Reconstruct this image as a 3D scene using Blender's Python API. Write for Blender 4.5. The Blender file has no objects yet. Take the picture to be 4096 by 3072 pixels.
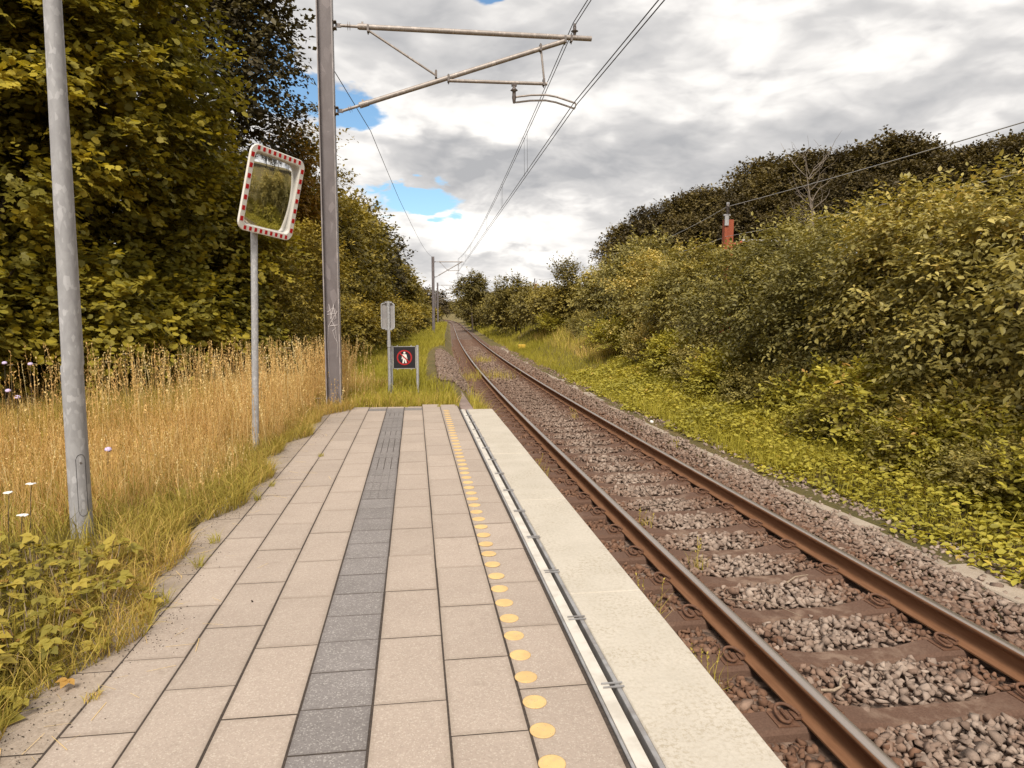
import bpy, bmesh, math, random
import numpy as np
from mathutils import Matrix, Vector

R = math.radians
sc = bpy.context.scene
COL = sc.collection

# ------------------------------------------------------------------ camera
cam_d = bpy.data.cameras.new('camera')
cam = bpy.data.objects.new('camera', cam_d)
COL.objects.link(cam)
cam.location = (0, 0, 1.62)
cam.rotation_euler = (R(90 - 5.71), 0, -R(7.9))
cam_d.sensor_width = 36.0
cam_d.lens = 700.0 / 1024.0 * 36.0
cam_d.clip_start = 0.05
cam_d.clip_end = 3000
sc.camera = cam

# ------------------------------------------------------------------ render / view
sc.view_settings.view_transform = 'Standard'
sc.view_settings.look = 'None'
sc.view_settings.exposure = 0.66
sc.view_settings.gamma = 1.0
sc.cycles.use_denoising = True
sc.cycles.max_bounces = 7
sc.cycles.diffuse_bounces = 3
sc.cycles.glossy_bounces = 3
sc.cycles.transmission_bounces = 4
sc.cycles.caustics_reflective = False
sc.cycles.caustics_refractive = False
sc.cycles.sample_clamp_indirect = 4.0

SUN_EL, SUN_AZ = R(50), R(192)      # azimuth clockwise from +Y (behind the camera, slightly left)

# ------------------------------------------------------------------ node helper
class NT:
    def __init__(s, tree):
        s.t = tree; s.n = tree.nodes; s.l = tree.links
    def new(s, typ, **kw):
        nd = s.n.new(typ)
        for k, v in kw.items(): setattr(nd, k, v)
        return nd
    def put(s, sock, v):
        if hasattr(v, 'is_linked') or isinstance(v, bpy.types.NodeSocket): s.l.new(v, sock)
        else: sock.default_value = v
    def math(s, op, a, b=0.0, c=0.0, clamp=False):
        nd = s.new('ShaderNodeMath', operation=op, use_clamp=clamp)
        s.put(nd.inputs[0], a); s.put(nd.inputs[1], b); s.put(nd.inputs[2], c)
        return nd.outputs[0]
    def mix(s, f, a, b, mode='MIX'):
        nd = s.new('ShaderNodeMix', data_type='RGBA', blend_type=mode)
        nd.clamp_factor = True
        s.put(nd.inputs[0], f); s.put(nd.inputs[6], a if not isinstance(a, tuple) else (*a, 1)); s.put(nd.inputs[7], b if not isinstance(b, tuple) else (*b, 1))
        return nd.outputs[2]
    def noise(s, vec, scale, detail=3.0, rough=0.55, dist=0.0):
        nd = s.new('ShaderNodeTexNoise')
        s.put(nd.inputs['Vector'], vec); s.put(nd.inputs['Scale'], scale)
        nd.inputs['Detail'].default_value = detail; nd.inputs['Roughness'].default_value = rough
        nd.inputs['Distortion'].default_value = dist
        return nd.outputs['Fac']
    def voro(s, vec, scale, feature='F1', out='Distance', rand=1.0):
        nd = s.new('ShaderNodeTexVoronoi', feature=feature)
        s.put(nd.inputs['Vector'], vec); s.put(nd.inputs['Scale'], scale); nd.inputs['Randomness'].default_value = rand
        return nd.outputs[out]
    def ramp(s, f, stops, interp='LINEAR'):
        nd = s.new('ShaderNodeValToRGB'); cr = nd.color_ramp; cr.interpolation = interp
        while len(cr.elements) < len(stops): cr.elements.new(0.5)
        for e, (p, c) in zip(cr.elements, stops):
            e.position = p; e.color = (*c, 1) if isinstance(c, tuple) else (c, c, c, 1)
        s.put(nd.inputs[0], f)
        return nd.outputs[0]
    def maprange(s, v, a, b, c=0.0, d=1.0, smooth=True):
        nd = s.new('ShaderNodeMapRange'); nd.interpolation_type = 'SMOOTHSTEP' if smooth else 'LINEAR'
        s.put(nd.inputs[0], v)
        for i, x in enumerate((a, b, c, d)): nd.inputs[1 + i].default_value = x
        return nd.outputs[0]

# ------------------------------------------------------------------ world: sky with broken cloud
W = bpy.data.worlds.new('World'); sc.world = W; W.use_nodes = True
W.cycles.sampling_method = 'MANUAL'; W.cycles.sample_map_resolution = 512
w = NT(W.node_tree); w.n.clear()
w_out = w.new('ShaderNodeOutputWorld'); w_bg = w.new('ShaderNodeBackground')
w.l.new(w_bg.outputs[0], w_out.inputs[0])
BGS = 0.1
w_bg.inputs[1].default_value = BGS
w_sky = w.new('ShaderNodeTexSky', sky_type='NISHITA')
w_sky.sun_disc = False; w_sky.sun_elevation = SUN_EL; w_sky.sun_rotation = SUN_AZ
w_sky.air_density = 1.0; w_sky.dust_density = 0.6; w_sky.ozone_density = 1.6
tc = w.new('ShaderNodeTexCoord'); gen = tc.outputs['Generated']
sep = w.new('ShaderNodeSeparateXYZ'); w.l.new(gen, sep.inputs[0])
dx, dy, dz = sep.outputs
az0 = w.math('MULTIPLY', w.math('ARCTAN2', dx, dy), 57.29578)
el0 = w.math('MULTIPLY', w.math('ARCSINE', dz), 57.29578)
# cloud-layer coordinates: direction flattened on to a layer high above
zc = w.math('ADD', w.math('MAXIMUM', dz, 0.0), 0.42)
comb = w.new('ShaderNodeCombineXYZ')
w.put(comb.inputs[0], w.math('DIVIDE', dx, zc)); w.put(comb.inputs[1], w.math('DIVIDE', dy, zc)); w.put(comb.inputs[2], w.math('MULTIPLY', dz, 2.5))
P = comb.outputs[0]
def rnoise(vec, scale, detail, kind, rough=0.55, lac=2.0):
    nd = w.new('ShaderNodeTexNoise', noise_type=kind); nd.normalize = True if kind == 'FBM' else False
    w.put(nd.inputs['Vector'], vec); nd.inputs['Scale'].default_value = scale; nd.inputs['Detail'].default_value = detail
    nd.inputs['Roughness'].default_value = rough; nd.inputs['Lacunarity'].default_value = lac
    return nd
n_warp = rnoise(P, 3.2, 3, 'FBM')
wv = w.new('ShaderNodeVectorMath', operation='MULTIPLY_ADD'); w.l.new(n_warp.outputs['Color'], wv.inputs[0]); wv.inputs[1].default_value = (0.16, 0.16, 0.16); w.l.new(P, wv.inputs[2])
PW = wv.outputs[0]
n_big = w.noise(P, 1.9, 3, 0.5)
n_mid = w.noise(PW, 4.6, 6, 0.55)
up_ = w.new('ShaderNodeVectorMath', operation='ADD'); w.l.new(PW, up_.inputs[0]); up_.inputs[1].default_value = (0, 0, 0.075)
n_up = w.noise(up_.outputs[0], 4.6, 4, 0.55)       # the same cloud a little higher: bright tops, grey undersides
puff = w.voro(PW, 6.5)                 # rounded heads
puff2 = w.voro(PW, 15.0)
bill = w.math('ADD', w.math('MULTIPLY', puff, 0.65), w.math('MULTIPLY', puff2, 0.35))   # 0 at heads, ~0.6 in the creases
# warped azimuth / elevation so that the large cloud shapes get ragged, rounded edges
wob = w.math('ADD', w.math('MULTIPLY', w.math('SUBTRACT', n_mid, 0.5), 7.0), w.math('MULTIPLY', w.math('SUBTRACT', bill, 0.36), 5.0))
wa = w.math('ADD', az0, wob); we = w.math('ADD', el0, w.math('ADD', w.math('MULTIPLY', w.math('SUBTRACT', w.noise(PW, 7.5, 4, 0.6), 0.5), 5.5), w.math('MULTIPLY', w.math('SUBTRACT', bill, 0.36), -2.5)))
def blob(a, e, sa, se):
    x = w.math('DIVIDE', w.math('SUBTRACT', wa, a), sa); y = w.math('DIVIDE', w.math('SUBTRACT', we, e), se)
    q = w.math('ADD', w.math('MULTIPLY', x, x), w.math('MULTIPLY', y, y))
    return w.math('EXPONENT', w.math('MULTIPLY', q, -1.0))
def acc(items):
    s = None
    for (a, e, sa, se, k) in items:
        b = w.math('MULTIPLY', blob(a, e, sa, se), k)
        s = b if s is None else w.math('ADD', s, b)
    return s
gaps = acc([(-11.0, 18.8, 3.4, 2.3, 1.1), (-8.3, 15.8, 3.2, 1.9, 1.1), (-4.2, 15.2, 3.0, 1.5, 1.1), (0.8, 8.3, 3.4, 1.15, 1.3), (-13.5, 22.5, 3.0, 1.6, 0.6),
            (6.8, 23.4, 1.6, 0.7, 0.8), (10.6, 23.4, 1.6, 0.7, 0.7), (-60, 30, 18, 9, 0.9), (75, 35, 16, 8, 0.9), (150, 28, 16, 8, 0.9), (-130, 40, 15, 9, 0.9)])
cover = w.math('SUBTRACT', w.math('ADD', w.math('MULTIPLY', n_big, 0.4), 0.74), gaps)
cover = w.math('ADD', cover, w.math('MULTIPLY', w.math('SUBTRACT', n_mid, 0.5), 0.5))
cover = w.maprange(cover, 0.30, 0.66)
# light and dark of the cloud layer: bright heads, grey thick bellies
sh = acc([(4.5, 19.3, 6.5, 2.2, 0.34), (6.5, 11.3, 9.5, 1.9, 0.52), (20, 10.2, 10, 2.2, 0.36), (36, 13.0, 10, 3.6, 0.30), (32.5, 19.0, 3.5, 1.2, 0.24), (14, 22, 5, 1.6, 0.14),
          (4, 15.0, 8, 2.0, -0.34), (6.5, 6.6, 8.5, 1.8, -0.34), (26, 18, 8, 2.8, -0.26), (14, 5.0, 8, 1.6, -0.2), (10.5, 3.6, 8, 0.6, 0.22)])
shade = w.math('ADD', w.math('MULTIPLY', w.math('SUBTRACT', n_big, 0.5), 0.9), 0.34)
shade = w.math('ADD', shade, w.math('MULTIPLY', w.math('SUBTRACT', n_mid, 0.5), 0.45))
shade = w.math('ADD', shade, w.math('MULTIPLY', w.math('SUBTRACT', n_up, n_mid), 1.7))
shade = w.math('ADD', shade, w.math('MULTIPLY', w.math('SUBTRACT', bill, 0.36), 0.55))
shade = w.math('ADD', shade, sh)
k = 1.0 / BGS
ccol = w.ramp(shade, [(0.0, (1.0, 0.965, 0.92)), (0.25, (0.86, 0.83, 0.795)), (0.55, (0.60, 0.585, 0.575)), (1.0, (0.40, 0.40, 0.41))])
cmul = w.new('ShaderNodeMix', data_type='RGBA', blend_type='MULTIPLY'); cmul.inputs[0].default_value = 1.0
w.l.new(ccol, cmul.inputs[6]); cmul.inputs[7].default_value = (k * 0.78, k * 0.78, k * 0.78, 1)
blue = w.mix(1.0, w_sky.outputs[0], (0.85, 1.0, 1.02), 'MULTIPLY')
w.l.new(w.mix(cover, blue, cmul.outputs[2]), w_bg.inputs[0])

# ------------------------------------------------------------------ sun behind thin cloud
sun_d = bpy.data.lights.new('sun', 'SUN'); sun = bpy.data.objects.new('sun', sun_d); COL.objects.link(sun)
sun_d.energy = 2.8; sun_d.angle = R(16); sun_d.color = (1.0, 0.93, 0.82)
sdir = Vector((math.sin(SUN_AZ) * math.cos(SUN_EL), math.cos(SUN_AZ) * math.cos(SUN_EL), math.sin(SUN_EL)))
sun.rotation_euler = sdir.to_track_quat('Z', 'Y').to_euler()
sun.location = (-6, -8, 12)

# ------------------------------------------------------------------ object helpers
def tag(o, label=None, cat=None, group=None, kind=None):
    if label: o['label'] = label
    if cat: o['category'] = cat
    if group: o['group'] = group
    if kind: o['kind'] = kind
    return o
def empty(name, loc=(0, 0, 0), rz=0.0):
    o = bpy.data.objects.new(name, None); COL.objects.link(o)
    o.location = loc; o.rotation_euler = (0, 0, rz); o.empty_display_size = 0.1
    return o
def link(name, me, parent=None, loc=None, rz=None, scale=None):
    o = bpy.data.objects.new(name, me); COL.objects.link(o)
    if parent is not None: o.parent = parent
    if loc is not None: o.location = loc
    if rz is not None: o.rotation_euler = (0, 0, rz)
    if scale is not None: o.scale = scale if hasattr(scale, '__len__') else (scale,) * 3
    return o
def copy_tree(o, parent=None):
    c = o.copy(); COL.objects.link(c); c.parent = parent
    for ch in list(o.children): copy_tree(ch, c)
    return c

def np_mesh(name, verts, tris, mat, tint=None, smooth=False):
    """triangle mesh straight from arrays, with an optional per-vertex tint attribute"""
    verts = np.ascontiguousarray(verts, np.float32); tris = np.ascontiguousarray(tris, np.int32)
    me = bpy.data.meshes.new(name)
    me.vertices.add(len(verts)); me.vertices.foreach_set('co', verts.ravel())
    me.loops.add(tris.size); me.loops.foreach_set('vertex_index', tris.ravel())
    me.polygons.add(len(tris)); me.polygons.foreach_set('loop_start', np.arange(0, tris.size, 3, dtype=np.int32))
    if smooth: me.polygons.foreach_set('use_smooth', np.ones(len(tris), bool))
    me.update(calc_edges=True)
    if tint is not None:
        a = me.attributes.new('tint', 'FLOAT_COLOR', 'POINT')
        t = np.ones((len(verts), 4), np.float32); t[:, :tint.shape[1]] = tint
        a.data.foreach_set('color', t.ravel())
    me.materials.append(mat)
    return me

class MB:
    """collects boxes, tubes, lathes and prisms into one mesh"""
    def __init__(s): s.v = []; s.f = []; s.m = []; s.sm = []
    def _add(s, vs, fs, mi=0, smooth=False):
        b = len(s.v); s.v += [tuple(map(float, p)) for p in vs]
        for f in fs: s.f.append([b + i for i in f]); s.m.append(mi); s.sm.append(smooth)
    def box(s, c, d, mi=0, rot=None):
        x, y, z = d[0] / 2, d[1] / 2, d[2] / 2
        vs = [Vector((i * x, j * y, l * z)) for l in (-1, 1) for j in (-1, 1) for i in (-1, 1)]
        if rot is not None: vs = [rot @ v for v in vs]
        s._add([v + Vector(c) for v in vs], [(0, 2, 3, 1), (4, 5, 7, 6), (0, 1, 5, 4), (2, 6, 7, 3), (0, 4, 6, 2), (1, 3, 7, 5)], mi)
        return s
    def tube(s, path, rad, n=8, mi=0, cap=True, smooth=True):
        pts = [Vector(p) for p in path]; k = len(pts)
        rr = rad if hasattr(rad, '__len__') else [rad] * k
        vs = []; prev = None
        for i, p in enumerate(pts):
            t = (pts[min(i + 1, k - 1)] - pts[max(i - 1, 0)])
            t = t.normalized() if t.length > 1e-9 else Vector((0, 0, 1))
            if prev is None: a = t.orthogonal().normalized()
            else:
                a = prev - t * prev.dot(t)
                a = a.normalized() if a.length > 1e-6 else t.orthogonal().normalized()
            prev = a; b = t.cross(a)
            for j in range(n):
                th = 2 * math.pi * j / n
                vs.append(p + (a * math.cos(th) + b * math.sin(th)) * rr[i])
        fs = [(i * n + j, i * n + (j + 1) % n, (i + 1) * n + (j + 1) % n, (i + 1) * n + j) for i in range(k - 1) for j in range(n)]
        s._add(vs, fs, mi, smooth)
        if cap:
            s._add(vs[:n], [tuple(range(n))[::-1]], mi); s._add(vs[-n:], [tuple(range(n))], mi)
        return s
    def lathe(s, prof, origin=(0, 0, 0), axis=(0, 0, 1), n=14, mi=0):
        """prof: list of (radius, distance along the axis)"""
        ax = Vector(axis).normalized(); a = ax.orthogonal().normalized(); b = ax.cross(a); o = Vector(origin)
        vs = [o + ax * h + (a * math.cos(2 * math.pi * j / n) + b * math.sin(2 * math.pi * j / n)) * r for r, h in prof for j in range(n)]
        fs = [(i * n + j, i * n + (j + 1) % n, (i + 1) * n + (j + 1) % n, (i + 1) * n + j) for i in range(len(prof) - 1) for j in range(n)]
        s._add(vs, fs, mi, True); s._add(vs[:n], [tuple(range(n))[::-1]], mi); s._add(vs[-n:], [tuple(range(n))], mi)
        return s
    def prism(s, poly, frame, depth, mi=0):
        """poly: 2D outline (u,v); frame: function (u,v,w)->point; extruded from w=0 to w=depth"""
        n = len(poly)
        vs = [frame(u, v, 0) for u, v in poly] + [frame(u, v, depth) for u, v in poly]
        fs = [tuple(range(n))[::-1], tuple(range(n, 2 * n))] + [(i, (i + 1) % n, n + (i + 1) % n, n + i) for i in range(n)]
        s._add(vs, fs, mi)
        return s
    def mesh(s, name, mats, bevel=0.0):
        me = bpy.data.meshes.new(name); me.from_pydata(s.v, [], s.f)
        for m in (mats if isinstance(mats, (list, tuple)) else [mats]): me.materials.append(m)
        me.polygons.foreach_set('material_index', s.m); me.polygons.foreach_set('use_smooth', s.sm)
        if bevel:
            bm = bmesh.new(); bm.from_mesh(me)
            bmesh.ops.bevel(bm, geom=bm.edges[:], offset=bevel, segments=1, affect='EDGES')
            bm.to_mesh(me); bm.free()
        me.update()
        return me
    def build(s, name, mats, parent=None, bevel=0.0, **kw):
        return link(name, s.mesh(name, mats, bevel), parent, **kw)

# ------------------------------------------------------------------ materials
def base_mat(name):
    m = bpy.data.materials.new(name); m.use_nodes = True
    n = NT(m.node_tree); p = m.node_tree.nodes['Principled BSDF']
    return m, n, p
def bump(n, p, h, strength=0.3, dist=0.01):
    b = n.new('ShaderNodeBump'); b.inputs['Strength'].default_value = strength; b.inputs['Distance'].default_value = dist
    n.put(b.inputs['Height'], h); n.l.new(b.outputs[0], p.inputs['Normal'])
def pos(n): return n.new('ShaderNodeNewGeometry').outputs['Position']
def objrand(n): return n.new('ShaderNodeObjectInfo').outputs['Random']

def concrete(name, c1, c2, speck, speck_amt=0.5, var=0.12, stain=(0.5, 0.46, 0.4), stain_lo=0.55, rough=0.85, gr=180.0, mott=0.0, grime=0.0):
    m, n, p = base_mat(name); q = pos(n)
    f = n.noise(q, 2.2, 5, 0.6); f2 = n.noise(q, 55, 3, 0.7); f3 = n.noise(q, 9, 4, 0.6, 0.4)
    c = n.mix(n.maprange(f, 0.3, 0.7), c1, c2)
    c = n.mix(n.math('MULTIPLY', n.maprange(f2, 0.35, 0.75), 0.35), c, tuple(x * 0.7 for x in c1))
    g = n.voro(q, gr, 'F1', 'Color'); sg = n.new('ShaderNodeSeparateColor'); n.l.new(g, sg.inputs[0])
    c = n.mix(n.math('MULTIPLY', n.maprange(sg.outputs[0], 0.80, 0.92), speck_amt), c, speck)
    c = n.mix(n.math('MULTIPLY', n.maprange(sg.outputs[1], 0.86, 0.95), 0.5 * speck_amt), c, tuple(x * 0.35 for x in c1))
    c = n.mix(n.math('MULTIPLY', n.maprange(f3, stain_lo, 0.85), 0.55), c, stain)
    if grime:
        g_ = n.new('ShaderNodeSeparateXYZ'); n.l.new(n.new('ShaderNodeTexCoord').outputs['Generated'], g_.inputs[0])
        ex = n.math('MULTIPLY', n.math('MINIMUM', g_.outputs[0], n.math('SUBTRACT', 1.0, g_.outputs[0])), 0.3); ey = n.math('MULTIPLY', n.math('MINIMUM', g_.outputs[1], n.math('SUBTRACT', 1.0, g_.outputs[1])), 0.6)
        e_ = n.math('ADD', n.math('MINIMUM', ex, ey), n.math('MULTIPLY', n.math('SUBTRACT', n.noise(q, 18, 4, 0.65), 0.5), 0.06))
        c = n.mix(n.maprange(e_, -0.005, 0.03, grime, 0.0), c, stain)
    if mott:
        big = n.maprange(n.noise(q, 3.0, 4, 0.6), 0.38, 0.66)
        g2 = n.maprange(n.noise(q, 48, 6, 0.75, 0.3), 0.47, 0.60)
        c = n.mix(n.math('MULTIPLY', n.math('MULTIPLY', g2, n.math('ADD', n.math('MULTIPLY', big, 0.75), 0.25)), mott), c, stain)
    hv = n.new('ShaderNodeHueSaturation'); n.l.new(c, hv.inputs['Color'])
    n.put(hv.inputs['Value'], n.math('ADD', n.math('MULTIPLY', objrand(n), 2 * var), 1 - var))
    n.l.new(hv.outputs[0], p.inputs['Base Color'])
    p.inputs['Roughness'].default_value = rough; p.inputs['Specular IOR Level'].default_value = 0.25
    bump(n, p, n.math('ADD', f2, n.math('MULTIPLY', sg.outputs[2], 0.6)), 0.25, 0.004)
    return m
M = {}
M['slab'] = concrete('beige_concrete_slab', (0.375, 0.302, 0.25), (0.415, 0.337, 0.28), (0.60, 0.53, 0.44), 0.35, 0.06, (0.27, 0.215, 0.17), 0.55, grime=0.55)
M['slab_dirty'] = concrete('dirty_concrete_slab', (0.33, 0.265, 0.21), (0.37, 0.295, 0.235), (0.50, 0.44, 0.37), 0.3, 0.07, (0.19, 0.15, 0.115), 0.42, mott=0.5)
M['slab_dark'] = concrete('grey_concrete_tile', (0.20, 0.178, 0.168), (0.235, 0.21, 0.20), (0.42, 0.39, 0.36), 0.55, 0.07, (0.13, 0.112, 0.105), 0.55, gr=170, grime=0.5)
M['edge'] = concrete('pale_concrete_edge', (0.53, 0.475, 0.40), (0.47, 0.42, 0.35), (0.62, 0.57, 0.49), 0.1, 0.03, (0.34, 0.285, 0.21), 0.60, gr=90, mott=0.75)
M['old_concrete'] = concrete('weathered_concrete', (0.34, 0.275, 0.215), (0.43, 0.355, 0.28), (0.5, 0.45, 0.4), 0.4, 0.15, (0.17, 0.13, 0.10), 0.45)
M['kerb'] = concrete('brown_kerb_stone', (0.21, 0.15, 0.13), (0.28, 0.21, 0.18), (0.4, 0.35, 0.3), 0.4, 0.15, (0.12, 0.09, 0.08), 0.45)
def plain(name, c, rough=0.6, metal=0.0, spec=0.5, nz=0.0, nscale=20.0, c2=None, bmp=0.0):
    m, n, p = base_mat(name); q = pos(n)
    if c2 is not None or nz:
        f = n.noise(q, nscale, 5, 0.6, 0.3)
        n.l.new(n.mix(n.maprange(f, 0.35, 0.7), c, c2 if c2 is not None else tuple(x * (1 - nz) for x in c)), p.inputs['Base Color'])
        if bmp: bump(n, p, f, bmp, 0.004)
    else: p.inputs['Base Color'].default_value = (*c, 1)
    p.inputs['Roughness'].default_value = rough; p.inputs['Metallic'].default_value = metal; p.inputs['Specular IOR Level'].default_value = spec
    return m
def galvanised(name, c1, c2, metal=0.35, rough=0.5, sc_=22.0):
    m, n, p = base_mat(name); q = pos(n)
    mp = n.new('ShaderNodeMapping'); n.l.new(q, mp.inputs[0]); mp.inputs['Scale'].default_value = (1, 1, 0.45)
    v = n.voro(mp.outputs[0], sc_ * 2.2, 'F1', 'Color'); sg = n.new('ShaderNodeSeparateColor'); n.l.new(v, sg.inputs[0])
    f = n.noise(mp.outputs[0], sc_, 5, 0.65, 0.6); f2 = n.noise(q, 3, 3, 0.5)
    c = n.mix(n.maprange(f, 0.35, 0.65), c1, c2)
    c = n.mix(n.math('MULTIPLY', n.maprange(sg.outputs[0], 0.72, 0.95), 0.55), c, tuple(min(1, x * 1.45) for x in c2))
    c = n.mix(n.math('MULTIPLY', n.maprange(f2, 0.5, 0.8), 0.35), c, tuple(x * 0.72 for x in c1))
    n.l.new(c, p.inputs['Base Color'])
    p.inputs['Metallic'].default_value = metal
    n.put(p.inputs['Roughness'], n.math('ADD', n.math('MULTIPLY', f, 0.25), rough - 0.1))
    return m
M['galv'] = galvanised('galvanised_steel', (0.30, 0.29, 0.295), (0.36, 0.35, 0.355), 0.1, 0.6)
M['galv_fine'] = galvanised('galvanised_tube', (0.33, 0.325, 0.33), (0.40, 0.395, 0.40), 0.1, 0.55, 40)
M['mast'] = galvanised('shaded_mast_steel', (0.145, 0.122, 0.122), (0.18, 0.155, 0.155), 0.1, 0.55, 5.0)  # mast steel darkened: shade of the web recess put into the colour
M['mast_lit'] = galvanised('lit_mast_flange', (0.24, 0.21, 0.205), (0.30, 0.265, 0.26), 0.1, 0.5, 9.0)  # same steel, lighter: light on the near mast's flanges put into the colour
M['tube'] = galvanised('cantilever_tube', (0.27, 0.23, 0.205), (0.34, 0.295, 0.265), 0.15, 0.45, 12.0)
M['fitting'] = plain('fitting_metal', (0.20, 0.17, 0.155), 0.5, 0.4, nz=0.4, nscale=40)
M['wire'] = plain('wire_copper_dark', (0.035, 0.028, 0.026), 0.5, 0.3)
M['wire_grey'] = plain('wire_aluminium', (0.40, 0.38, 0.36), 0.4, 0.6)
M['insul'] = plain('insulator_brown', (0.11, 0.085, 0.075), 0.35, nz=0.3)
M['red_mast'] = plain('red_oxide_paint', (0.33, 0.075, 0.03), 0.7, c2=(0.27, 0.062, 0.026), nscale=4)
M['white'] = plain('white_plastic', (0.80, 0.76, 0.70), 0.4, c2=(0.74, 0.70, 0.63), nscale=6)
M['red'] = plain('red_reflector', (0.52, 0.012, 0.016), 0.35)
M['black'] = plain('black_panel', (0.012, 0.010, 0.014), 0.45)
M['sign_red'] = plain('sign_red', (0.42, 0.015, 0.015), 0.4)
M['sign_white'] = plain('sign_white', (0.82, 0.78, 0.72), 0.45)
M['sign_back'] = plain('grey_sign_back', (0.30, 0.28, 0.28), 0.55, 0.2, c2=(0.38, 0.36, 0.35), nscale=5)
M['graffiti'] = plain('pale_paint_marker', (0.52, 0.47, 0.46), 0.6)
def dot_mat():
    m, n, p = base_mat('worn_yellow_marking'); q = pos(n)
    f = n.noise(q, 38, 6, 0.7, 0.3); f2 = n.noise(q, 9, 3, 0.6)
    c = n.mix(n.maprange(f2, 0.35, 0.7), (0.66, 0.45, 0.19), (0.57, 0.37, 0.16)); c = n.mix(n.math('MULTIPLY', n.maprange(f, 0.52, 0.72), 0.65), c, (0.42, 0.33, 0.23))
    c = n.mix(n.maprange(n.voro(q, 75), 0.16, 0.05), c, (0.16, 0.11, 0.07)); n.l.new(c, p.inputs['Base Color']); p.inputs['Roughness'].default_value = 0.8; bump(n, p, f, 0.4, 0.004)
    return m
M['yellow_dot'] = dot_mat()
M['white_strip'] = plain('white_strip', (0.60, 0.555, 0.49), 0.6, c2=(0.47, 0.425, 0.365), nscale=7, bmp=0.1)
M['drain'] = plain('zinc_channel', (0.35, 0.34, 0.34), 0.5, 0.3, c2=(0.24, 0.22, 0.21), nscale=10)
M['dirt'] = plain('joint_soil', (0.035, 0.025, 0.019), 0.95, c2=(0.065, 0.047, 0.035), nscale=60, bmp=0.8)
M['wood'] = plain('weathered_wood', (0.05, 0.042, 0.038), 0.8, c2=(0.09, 0.075, 0.065), nscale=30, bmp=0.5)
M['yellow'] = plain('yellow_marker_paint', (0.75, 0.48, 0.06), 0.6, nz=0.2)
M['petal_white'] = plain('white_petals', (0.8, 0.77, 0.72), 0.7)
M['petal_lilac'] = plain('lilac_petals', (0.55, 0.45, 0.66), 0.7)
M['umbel_tan'] = plain('faded_umbel', (0.36, 0.27, 0.15), 0.8, nz=0.3)
M['twig'] = plain('dry_twig', (0.36, 0.27, 0.19), 0.8, nz=0.4, nscale=50)
M['pale_bark'] = plain('pale_dead_bark', (0.26, 0.21, 0.165), 0.9, nz=0.4, nscale=30)
M['bark'] = plain('dark_bark', (0.055, 0.04, 0.028), 0.9, c2=(0.095, 0.07, 0.05), nscale=18, bmp=0.8)
M['litter'] = plain('pale_paper', (0.72, 0.68, 0.64), 0.8, nz=0.4, nscale=60)
def mirror_mat():
    m, n, p = base_mat('mirror_glass')
    p.inputs['Base Color'].default_value = (0.86, 0.86, 0.85, 1); p.inputs['Metallic'].default_value = 1.0; p.inputs['Roughness'].default_value = 0.02
    return m
M['mirror'] = mirror_mat()
def rail_mats():
    m, n, p = base_mat('rusty_rail'); q = pos(n)
    mp = n.new('ShaderNodeMapping'); n.l.new(q, mp.inputs[0]); mp.inputs['Scale'].default_value = (1, 0.12, 1)
    f = n.noise(mp.outputs[0], 30, 5, 0.65); f2 = n.noise(q, 90, 3, 0.7)
    c = n.mix(n.maprange(f, 0.3, 0.7), (0.165, 0.075, 0.036), (0.225, 0.11, 0.057))
    c = n.mix(n.math('MULTIPLY', n.maprange(f2, 0.55, 0.8), 0.4), c, (0.12, 0.055, 0.03))
    n.l.new(c, p.inputs['Base Color']); p.inputs['Roughness'].default_value = 0.8; p.inputs['Specular IOR Level'].default_value = 0.25
    bump(n, p, f2, 0.2, 0.002)
    s, n2, p2 = base_mat('polished_rail_head'); q2 = pos(n2)
    mp2 = n2.new('ShaderNodeMapping'); n2.l.new(q2, mp2.inputs[0]); mp2.inputs['Scale'].default_value = (60, 0.4, 60)
    g = n2.noise(mp2.outputs[0], 2.0, 4, 0.6)
    n2.l.new(n2.mix(g, (0.34, 0.27, 0.225), (0.62, 0.55, 0.50)), p2.inputs['Base Color'])
    p2.inputs['Metallic'].default_value = 0.85; n2.put(p2.inputs['Roughness'], n2.math('ADD', n2.math('MULTIPLY', g, 0.25), 0.22))
    return m, s
M['rail'], M['rail_top'] = rail_mats()
M['clip'] = plain('rusty_clip', (0.105, 0.048, 0.027), 0.8, c2=(0.165, 0.08, 0.043), nscale=50, bmp=0.3)
def sleeper_mat():
    m, n, p = base_mat('rust_stained_sleeper'); q = pos(n)
    obj = n.new('ShaderNodeTexCoord').outputs['Object']
    sx = n.new('ShaderNodeSeparateXYZ'); n.l.new(obj, sx.inputs[0])
    f = n.noise(q, 7, 5, 0.65, 0.3); f2 = n.noise(q, 70, 4, 0.7)
    # rust dust near the two rails, cleaner concrete in patches between
    d = n.math('ABSOLUTE', n.math('SUBTRACT', n.math('ABSOLUTE', sx.outputs[0]), 0.75))
    mid = n.maprange(n.math('ADD', d, n.math('MULTIPLY', n.math('SUBTRACT', f, 0.5), 0.5)), 0.25, 0.62)
    c = n.mix(n.maprange(f2, 0.3, 0.75), (0.105, 0.06, 0.042), (0.15, 0.088, 0.062))
    c = n.mix(n.math('MULTIPLY', mid, n.maprange(f, 0.42, 0.66)), c, (0.22, 0.15, 0.11))
    c = n.mix(n.math('MULTIPLY', n.maprange(n.voro(q, 110), 0.12, 0.02), 0.35), c, (0.42, 0.34, 0.28))
    n.l.new(c, p.inputs['Base Color']); p.inputs['Roughness'].default_value = 0.9; p.inputs['Specular IOR Level'].default_value = 0.2
    bump(n, p, n.math('ADD', f2, f), 0.4, 0.008)
    return m
M['sleeper'] = sleeper_mat()

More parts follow.
